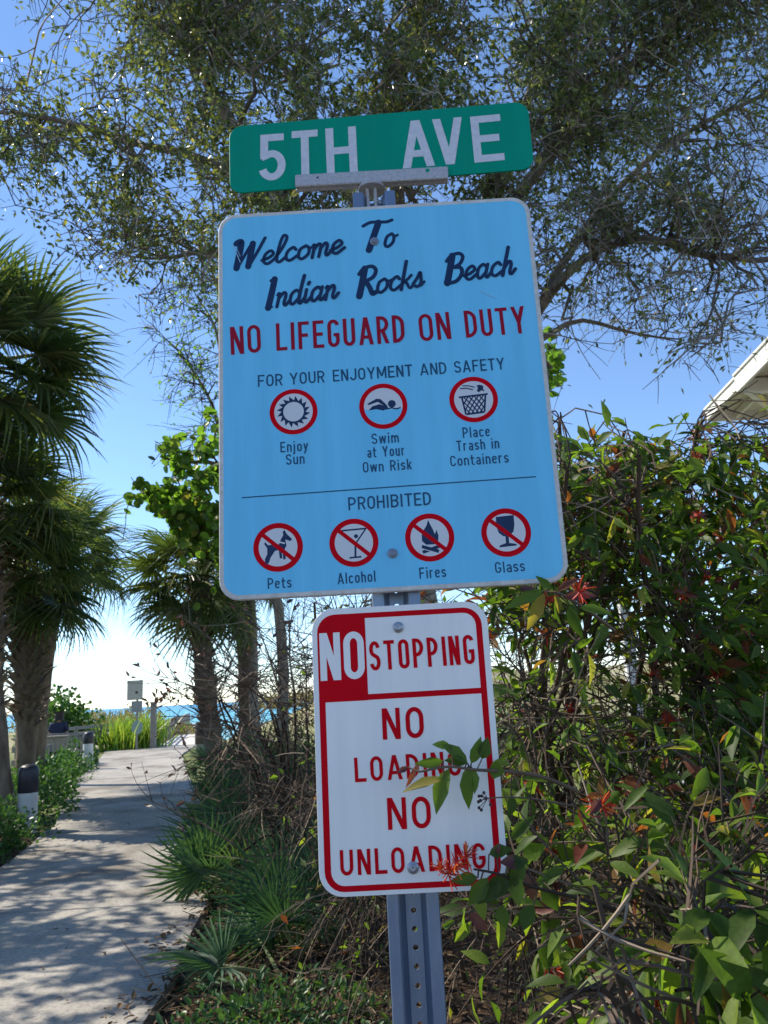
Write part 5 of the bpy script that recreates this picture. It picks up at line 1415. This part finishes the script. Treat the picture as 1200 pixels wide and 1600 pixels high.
sprig('green firebush sprig reaching over the word below the middle of the white sign',
      [(900, 1235, 1.62), (850, 1215, 1.50), (800, 1206, 1.36), (745, 1203, 1.30), (700, 1198, 1.29), (655, 1206, 1.29)],
      [LV((858, 872), (848, 1088), .024), LV((875, 880), (905, 1010), .018), LV((765, 885), (680, 1105), .028), LV((855, 862), (735, 752), .022), LV((770, 775), (685, 765), .014),
       LV((872, 862), (925, 738), .020), LV((925, 840), (955, 738), .022), LV((735, 850), (598, 868), .018), LV((740, 935), (528, 972), .020), LV((850, 860), (745, 840), .018), LV((962, 885), (1035, 905), .028, Y=1.33), LV((1068, 1020), (1072, 1125), .022, Y=1.36), LV((600, 870), (560, 985), .010, 1), LV((560, 880), (510, 905), .010, 1), LV((970, 870), (1060, 850), .018, Y=1.36)])
sprig('firebush sprig with an orange flower cluster over the lower right of the white sign',
      [(960, 1420, 1.60), (890, 1400, 1.45), (830, 1385, 1.33), (780, 1366, 1.29), (740, 1358, 1.285)],
      [LV((960, 1310), (1070, 1278), .022), LV((1000, 1345), (1000, 1262), .014, 1), LV((1120, 1330), (1075, 1490), .026), LV((1075, 1400), (905, 1560), .030), LV((955, 1425), (860, 1565), .026), LV((905, 1425), (775, 1440), .020), LV((1130, 1350), (1020, 1345), .022, 1), LV((1100, 1410), (1100, 1570), .026), LV((1000, 1420), (985, 1530), .022), LV((1050, 1360), (1150, 1340), .022), LV((1150, 1400), (1180, 1540), .026, 1, 1.36), LV((900, 1500), (940, 1640), .02, 0, 1.33), LV((1180, 1560), (1120, 1680), .03, 0, 1.36), LV((1230, 1450), (1290, 1600), .03, 0, 1.42), LV((860, 1600), (960, 1690), .02, 1, 1.36), LV((1020, 1560), (1040, 1680), .024, 0, 1.36)],
      [(712, 1352, 1.285, .85), (700, 1366, 1.285, .8), (728, 1338, 1.285, .75), (690, 1358, 1.29, .6)])
sprig('reddish firebush tip in front of the lower right corner of the blue sign',
      [(960, 985, 1.9), (920, 955, 1.7), (880, 930, 1.50), (850, 925, 1.40), (828, 932, 1.36)],
      [(850, 922, 790, 948, 1.36, 1.35, .022, 0), (862, 920, 838, 900, 1.37, 1.36, .014, 0), (870, 925, 905, 900, 1.40, 1.40, .016, 1), (850, 926, 826, 985, 1.37, 1.37, .024, 0), (880, 935, 935, 925, 1.45, 1.45, .022, 1), (890, 945, 905, 1000, 1.45, 1.45, .026, 0), (838, 925, 812, 915, 1.36, 1.36, .012, 1), (905, 950, 960, 955, 1.5, 1.5, .024, 0)],
      [(856, 934, 1.375, .7), (905, 925, 1.42, .9)])
g = Geo(); root = thing('berry_twig', 'tiny twig of dark berries crossing the red border of the white sign', 'twig', at(790, 1244, 1.33))
P = catmull([at(*q) for q in [(900, 1260, 1.5), (830, 1248, 1.36), (785, 1246, 1.33), (755, 1248, 1.32)]], 5); tubes(g, P, np.linspace(.002, .0008, len(P)), 5); o1 = g.build('stem', M_TWIG); fin(root, o1)
for k in range(9):
    q = at(752 + rng.normal() * 6, 1250 + rng.normal() * 9, 1.32); g = Geo()
    V = []; 
    for a in range(5):
        for b in range(8): th = math.pi * (a + .5) / 5; ph = 2 * math.pi * b / 8; V.append(q + .0026 * np.array([math.sin(th) * math.cos(ph), math.sin(th) * math.sin(ph), math.cos(th)]))
    g.add(V, Q=[(a * 8 + b, a * 8 + (b + 1) % 8, (a + 1) * 8 + (b + 1) % 8, (a + 1) * 8 + b) for a in range(4) for b in range(8)])
    tubes(g, np.array([q, at(762, 1247, 1.32)]), np.array([.0006, .0006]), 3)
    o = g.build('berry', M_BERRY, None, True); fin(root, o)

# ================================================================== bollards
def bollard(label, base, H, r, mats, split, group=None, name='bollard'):
    root = thing(name, label, 'bollard', base, group)
    n = 24
    def rev(prof):
        V = []; Q = []
        for z, rr in prof: V += [(rr * math.cos(a), rr * math.sin(a), z) for a in np.linspace(0, 2 * math.pi, n + 1)[:-1]]
        for k in range(len(prof) - 1):
            for i in range(n): Q.append((k * n + i, k * n + (i + 1) % n, (k + 1) * n + (i + 1) % n, (k + 1) * n + i))
        return V, Q
    g = Geo(); V, Q = rev([(-.1, r), (0, r), (split, r * .985)]); g.add(V, Q=Q); g.build('post', mats[0], root, True)
    g = Geo(); V, Q = rev([(split, r * .99), (split + .002, r * 1.01), (H - r * .7, r), (H - r * .35, r * .9), (H - r * .12, r * .65), (H, .004)]); g.add(V, Q=Q); g.build('cap', mats[1], root, True)
bollard('near white bollard with a rounded black top in the low hedge', (*at(41, 1300, 11.6)[:2], 0), .91, .135, (M_WHITEPOST, M_BLACKCAP), 0.53, 'white bollards with black tops')
bollard('far white bollard with a black top beside the slatted box', (*foot_at(134, 22.6)[:2], 0), 1.02, .135, (M_WHITEPOST, M_BLACKCAP), .70, 'white bollards with black tops')
bollard('dark wooden bollard with a pale foot on the right of the path end', (*foot_at(313, 28)[:2], 0), 1.02, .17, (M_WOOD, mat_plain('dark_stained_wood', (.12, .085, .08), (.07, .05, .05), 12, .8)), .28)

# ================================================================== fence, box, bench and person
def rail_fence(name, label, pts, H, nr, r=.04, ph=1.0, group=None, cap=False):
    root = thing(name, label, 'fence', pts[0], group)
    for i, q in enumerate(pts):
        q = np.array(q); g = Geo(); bevel_box(g, q + (0, 0, H / 2 - .1), (.1, .1, H + .2), .008); o = g.build('post', M_WOOD); fin(root, o)
        if i + 1 < len(pts):
            w = np.array(pts[i + 1])
            for k in range(nr):
                z = H * (.32 + .62 * k / max(nr - 1, 1)); a = q + (0, -.07, z); b = w + (0, -.07, z)
                d = b - a; L = np.linalg.norm(d); y = d / L; x = unit(np.cross(y, (0, 0, 1))); zz = np.cross(x, y)
                g = Geo(); bevel_box(g, (a + b) / 2, (.035, L + .05, .12), .005, np.stack([x, y, zz], -1)); o = g.build('rail', M_WOOD); fin(root, o)
F0 = foot_at(20, 26.5); F1 = foot_at(68, 28.5); F2 = foot_at(114, 30.5); F3 = foot_at(155, 32.5); F4 = foot_at(182, 34.2)
rail_fence('rail_fence', 'weathered wooden post and rail fence across the end of the path', [tuple(p) for p in (F0, F1, F2, F3, F4)], 1.02, 4)
bx = foot_at(104, 24.0); root = thing('slatted_box', 'low box of upright weathered wooden slats beside the far bollard', 'bin', bx)
for sx in range(8):
    g = Geo(); bevel_box(g, (-.47 + sx * .134, -.3, .36), (.066, .022, .66 + .01 * (sx % 3)), .004); g.build('slat', M_WOOD, root)
for sy in range(5):
    for s_ in (-1, 1):
        g = Geo(); bevel_box(g, (s_ * .545, -.24 + sy * .13, .36), (.022, .09, .66), .004); g.build('slat', M_WOOD, root)
g = Geo(); bevel_box(g, (0, -.02, .27), (1.0, .5, .45), .01); g.build('liner', M_BLACKCAP, root)
wl = foot_at(70, 26.0); root = thing('masonry_wall', 'low beige masonry wall behind the palm trunks', 'wall', wl)
for r_ in range(4):
    for c_ in range(4):
        g = Geo(); bevel_box(g, (-.9 + c_ * .41 + .1 * (r_ % 2), 0, .1 + r_ * .2), (.4, .2, .19), .006); g.build('block', M_WALLP, root)
g = Geo(); bevel_box(g, (-.25, 0, .83), (1.75, .26, .05), .008); g.build('coping', M_WALLP, root)
# bench with person, seen from behind over the fence
pb = foot_at(91, 26.6); bench = thing('park_bench', 'wooden bench with a person on it, half hidden by the slatted box', 'bench', pb)
for k in range(4):
    g = Geo(); bevel_box(g, (0, .10 + k * .115, .46), (1.5, .1, .035), .005); g.build('seat_slat', M_WOOD, bench)
for k in range(3):
    g = Geo(); bevel_box(g, (0, .02 - .01 * k, .60 + k * .13), (1.5, .03, .1), .005); g.build('back_slat', M_WOOD, bench)
for sx in (-.68, .68):
    for sy, h in ((.06, .92), (.46, .45)):
        g = Geo(); bevel_box(g, (sx, sy, h / 2), (.07, .07, h), .006); g.build('leg', M_WOOD, bench)
def skin(name, verts, edges, rad, mt, parent, sub=2, root_i=0):
    me = bpy.data.meshes.new(name); me.from_pydata([tuple(v) for v in verts], edges, []); me.materials.append(mt)
    o = link(name, me, parent)
    sk = o.modifiers.new('s', 'SKIN'); sk.use_smooth_shade = True
    for v, r in zip(me.skin_vertices[0].data, rad):
        v.radius = (r, r) if np.isscalar(r) else r
        v.use_root = False
    me.skin_vertices[0].data[root_i].use_root = True
    sb = o.modifiers.new('d', 'SUBSURF'); sb.levels = sub; sb.render_levels = sub
    return o
M_SKIN = mat_plain('skin', (.42, .25, .17), (.36, .2, .14), 20, .55)
M_SHIRT = mat_plain('navy_shirt', (.02, .026, .07), (.012, .016, .045), 30, .85)
M_SHORT = mat_plain('dark_shorts', (.05, .05, .06), (.03, .03, .04), 30, .85)
M_HAIR = mat_plain('dark_hair', (.035, .022, .016), (.02, .012, .01), 60, .7)
per = thing('person', 'person in a navy shirt with dark hair, sitting with back turned', 'person', pb + (-.20, .22, .60))
per.scale = (1.12, 1.12, 1.12)
Vb = [(0, 0, .08), (0, -.02, .26), (0, -.03, .44), (0, 0, .56), (0, .03, .61), (0, .05, .69), (0, .05, .76),
      (.19, -.01, .50), (.25, .02, .26), (.20, .22, .18), (.15, .32, .17), (-.19, -.01, .50), (-.25, .02, .26), (-.20, .22, .18), (-.15, .32, .17),
      (.10, .02, .07), (.14, .42, .09), (.15, .46, -.36), (.16, .57, -.41), (-.10, .02, .07), (-.14, .42, .09), (-.15, .46, -.36), (-.16, .57, -.41)]
Eb = [(0, 1), (1, 2), (2, 3), (3, 4), (4, 5), (5, 6), (2, 7), (7, 8), (8, 9), (9, 10), (2, 11), (11, 12), (12, 13), (13, 14), (0, 15), (15, 16), (16, 17), (17, 18), (0, 19), (19, 20), (20, 21), (21, 22)]
Rb = [(.15, .11), (.14, .10), (.15, .10), .06, .06, .09, .075, .06, .045, .035, .03, .06, .045, .035, .03, .09, .06, .045, .035, .09, .06, .045, .035]
skin('body', Vb, Eb, Rb, M_SKIN, per)
Vs = [(0, 0, .06), (0, -.02, .26), (0, -.03, .44), (0, 0, .55), (.19, -.01, .50), (.245, .02, .30), (-.19, -.01, .50), (-.245, .02, .30)]
skin('shirt', Vs, [(0, 1), (1, 2), (2, 3), (2, 4), (4, 5), (2, 6), (6, 7)], [(.19, .14), (.175, .13), (.19, .13), .105, .10, .07, .10, .07], M_SHIRT, per)
skin('shorts', [(0, 0, .08), (.11, .06, .08), (.14, .34, .09), (-.11, .06, .08), (-.14, .34, .09)], [(0, 1), (1, 2), (0, 3), (3, 4)], [(.16, .12), .105, .08, .105, .08], M_SHORT, per)
skin('hair', [(0, .03, .715), (0, .035, .745), (0, .04, .77)], [(0, 1), (1, 2)], [.115, .125, .11], M_HAIR, per, root_i=1)
g = Geo()
for sx in (-1, 1): bevel_box(g, (sx * .035, .125, .745), (.02, .01, .012), .003)
bevel_box(g, (0, .138, .715), (.022, .03, .035), .006); bevel_box(g, (0, .128, .68), (.045, .01, .01), .003)
g.build('face', M_SKIN, per)
for sx in (-1, 1):
    g = Geo()
    for q in range(5):
        bevel_box(g, (sx * .145 + (q - 2) * .014, .40 + .008 * (2 - abs(q - 2)), .155), (.011, .07 if q else .045, .012), .003)
    g.build('hand', M_SKIN, per)

# ================================================================== far beach signs, post, boardwalk
fs = foot_at(211, 31.5); root = thing('beach_notice', 'far pale square notice on a post with smaller plates below, by the dune', 'sign', fs)
g = Geo(); bevel_box(g, (0, .03, 1.1), (.07, .07, 2.2), .006); g.build('post', M_WOOD, root)
M_NOT = mat_plain('faded_notice', (.50, .48, .40), (.42, .40, .33), 9, .6)
g = Geo(); bevel_box(g, (-.08, -.02, 2.24), (.60, .02, .74), .004, rotz(.05)); g.build('notice_plate', M_NOT, root)
g = Geo(); bevel_box(g, (-.01, -.036, 2.15), (.09, .004, .08), .001); g.build('red_mark', M_FIRERED, root)
g = Geo(); bevel_box(g, (.0, -.02, 1.62), (.42, .02, .42), .004); g.build('lower_plate', mat_plain('grey_plate', (.30, .32, .31), None, 9, .6), root)
g = Geo(); V = [(.02 + .23 * math.cos(a), y, .85 + .27 * math.sin(a)) for y in (-.02, -.005) for a in np.linspace(0, 2 * math.pi, 9)[:-1] + .39]; V += [(.02, -.02, .85), (.02, -.005, .85)]
g.add(V, Q=[(i, (i + 1) % 8, 8 + (i + 1) % 8, 8 + i) for i in range(8)], T=[(16, (i + 1) % 8, i) for i in range(8)] + [(17, 8 + i, 8 + (i + 1) % 8) for i in range(8)]); g.build('octagonal_plate', mat_plain('green_grey_plate', (.30, .40, .34), None, 9, .6), root)
wp = foot_at(238, 32.0); root = thing('wooden_post', 'square weathered wooden post between the grass clump and the boardwalk', 'post', wp)
g = Geo(); bevel_box(g, (0, 0, .85), (.2, .2, 1.75), .012); g.build('shaft', M_WOOD, root)
g = Geo(); bevel_box(g, (0, 0, 1.745), (.23, .23, .04), .008); g.build('top_plate', M_WOOD, root)
# boardwalk down to the beach
bw = thing('boardwalk', 'bleached boardwalk sloping down from the path to the beach', None, (0, 0, 0)); bw['kind'] = 'structure'
def bwp(t, s):   # t along, s across
    A0 = foot_at(284, 33.2, .02); A1 = foot_at(316, 74, -.1); c = A0 * (1 - t) + A1 * t
    d = unit((A1 - A0) * (1, 1, 0)); x = np.array([d[1], -d[0], 0]); return c + x * s
g = Geo()
npl = 290
for k in range(npl):
    t0 = k / npl; t1 = (k + .9) / npl
    A_, B_, C_, D_ = bwp(t0, -.85), bwp(t0, .85), bwp(t1, .85), bwp(t1, -.85)
    dz = np.array([0, 0, .04]); g.add([A_, B_, C_, D_, A_ - dz, B_ - dz, C_ - dz, D_ - dz], Q=[(0, 1, 2, 3), (4, 5, 1, 0)], rnd=.5)
o = g.build('planks', M_DECK, bw); o['kind'] = 'stuff'
for s_, lab in ((-.95, 'weathered railing down the left side of the boardwalk'), (.95, 'weathered railing down the right side of the boardwalk')):
    rail_fence('boardwalk_railing', lab, [tuple(bwp(t, s_)) for t in np.linspace(.02, .9, 16)], .95, 3, group='boardwalk railings')

# ================================================================== pavilion roof corner at the top right, white column
roof = thing('pavilion', 'cream painted pavilion roof corner with exposed rafters at the right edge', 'building', (6.0, 14, 0))
Cc = at(1106, 656, 14.0)
x0, y1, z0 = Cc
def slab(p0, p1, w, h, mt, name, up=(0, 0, 1)):
    p0 = np.array(p0, float); p1 = np.array(p1, float); d = p1 - p0; L = np.linalg.norm(d); y = d / L; x = unit(np.cross(y, up)); z = np.cross(x, y)
    g = Geo(); bevel_box(g, (p0 + p1) / 2, (w, L, h), min(w, h) * .12, np.stack([x, y, z], -1)); o = g.build(name, mt); fin(roof, o)
SL = .05
def rp(x, y, z=0): return (x, y, z0 + (y1 - y) * SL + z)
g = Geo()
V = [rp(x0, y1, .16), rp(x0 + 8, y1, .16), rp(x0 + 8, 3, .16), rp(x0, 3, .16)]
V += [(a, b, c + .05) for a, b, c in V]; g.add(V, Q=[(4, 5, 6, 7), (0, 1, 5, 4), (3, 0, 4, 7), (1, 2, 6, 5), (2, 3, 7, 6)]); o = g.build('roof_covering', M_SHINGLE); fin(roof, o)
for k in range(26):
    ya, yb_ = y1 - .02 - k * .42, y1 - .02 - k * .42 - .405
    g = Geo(); V = [rp(x0 + .03, ya, .125), rp(x0 + 8, ya, .125), rp(x0 + 8, yb_, .125), rp(x0 + .03, yb_, .125)]; V += [(a, b, c + .02) for a, b, c in V]
    g.add(V, Q=[(3, 2, 1, 0), (0, 1, 5, 4), (2, 3, 7, 6), (3, 0, 4, 7)]); o = g.build('soffit_board', M_SOFFIT); fin(roof, o)
slab(rp(x0, y1 + .02, .09), rp(x0, 12.55, .09), .045, .20, M_ROOF, 'fascia')
slab(rp(x0 - .012, y1 + .03, .20), rp(x0 - .012, 12.55, .20), .07, .05, M_ROOF, 'drip_edge')
slab(rp(x0 - .03, 12.62, .07), rp(x0 - .03, 3, .07), .05, .30, M_ROOF, 'fascia'); slab(rp(x0 - .045, 12.62, .225), rp(x0 - .045, 3, .225), .07, .05, M_ROOF, 'drip_edge')
slab((x0, y1, z0 + .07), (x0 + 8, y1, z0 + .07), .045, .22, M_ROOF, 'fascia')
slab(rp(x0 + .03, 12.5, -.02), rp(x0 + 8, 12.5, -.02), .12, .24, M_ROOF, 'beam')
slab(rp(x0, 6.5, -.06), rp(x0 + 8, 6.5, -.06), .14, .26, M_ROOF, 'beam')
for k in range(13):
    slab(rp(x0 + .5 + k * .58, y1 - .05, .05), rp(x0 + .5 + k * .58, 3, .05), .05, .13, M_ROOF, 'rafter')
slab(rp(x0 + .12, 12.6, -.04), rp(x0 + 1.3, y1 - .06, -.02), .09, .12, M_ROOF, 'brace')
for xx in (x0 + 1.6, x0 + 6):
    for yy in (12.5, 6.5):
        g = Geo(); h = z0 + (y1 - yy) * SL - .2; bevel_box(g, (xx, yy, h / 2), (.2, .2, h), .012); o = g.build('column', M_ROOF); fin(roof, o)
wc = foot_at(1016, 13.0); root = thing('white_post', 'white painted square post seen through the hedge gap', 'post', wc)
g = Geo(); bevel_box(g, (0, 0, 1.5), (.17, .17, 3.0), .012); g.build('shaft', M_WHITEPOST, root)
g = Geo(); bevel_box(g, (0, 0, .09), (.24, .24, .18), .012); g.build('base', M_WHITEPOST, root)
g = Geo(); bevel_box(g, (0, 0, 3.02), (.22, .22, .05), .01); g.build('cap', M_WHITEPOST, root)
bush('background_shrub', 'yellow-green shrub behind the hedge near the white post', 'shrub', foot_at(950, 17), (1.6, .8, .9), 1500, LEAF4, M_YUCCA, .12, 'background shrubs', aspect=1.4)
bush('background_shrub', 'dark green shrub behind the hedge at the right', 'shrub', foot_at(1130, 19), (2.2, 1, 1.3), 1700, LEAF4, M_LOWHEDGE, .12, 'background shrubs', aspect=1.4)
bush('background_shrub', 'green shrub behind the twigs between the signs', 'shrub', foot_at(800, 20), (2.4, 1, 1.2), 1500, LEAF4, M_LOWHEDGE, .12, 'background shrubs', aspect=1.4)
# small yellow leaves glowing in the hedge gap
root = thing('yellow_leaf_spray', 'few bright yellow leaves hanging in the hedge gap', 'twig', at(1050, 1330, 4.2))
for px, py in [(1062, 1240), (1078, 1252), (1035, 1285), (1088, 1300), (1042, 1345), (1050, 1336), (1090, 1288), (1095, 1298)]:
    q = at(px, py, 4.2); g = Geo(); scatter(g, LEAF_BIG, q[None], rsph(1), np.array([[0, -1., .4]]), np.array([.05]), np.array([.4])); o = g.build('leaf', M_YELLOW, None, True); fin(root, o)
st = bez(gnd(1090, 1500)[None], at(1100, 1380, 4.3)[None], at(1062, 1235, 4.2)[None], 8)[0]; g = Geo(); tubes(g, st, np.linspace(.008, .002, 8), 5); o = g.build('stem', M_TWIG); fin(root, o)
print('objects', len(bpy.data.objects), 'polys', sum(len(me.polygons) for me in bpy.data.meshes))
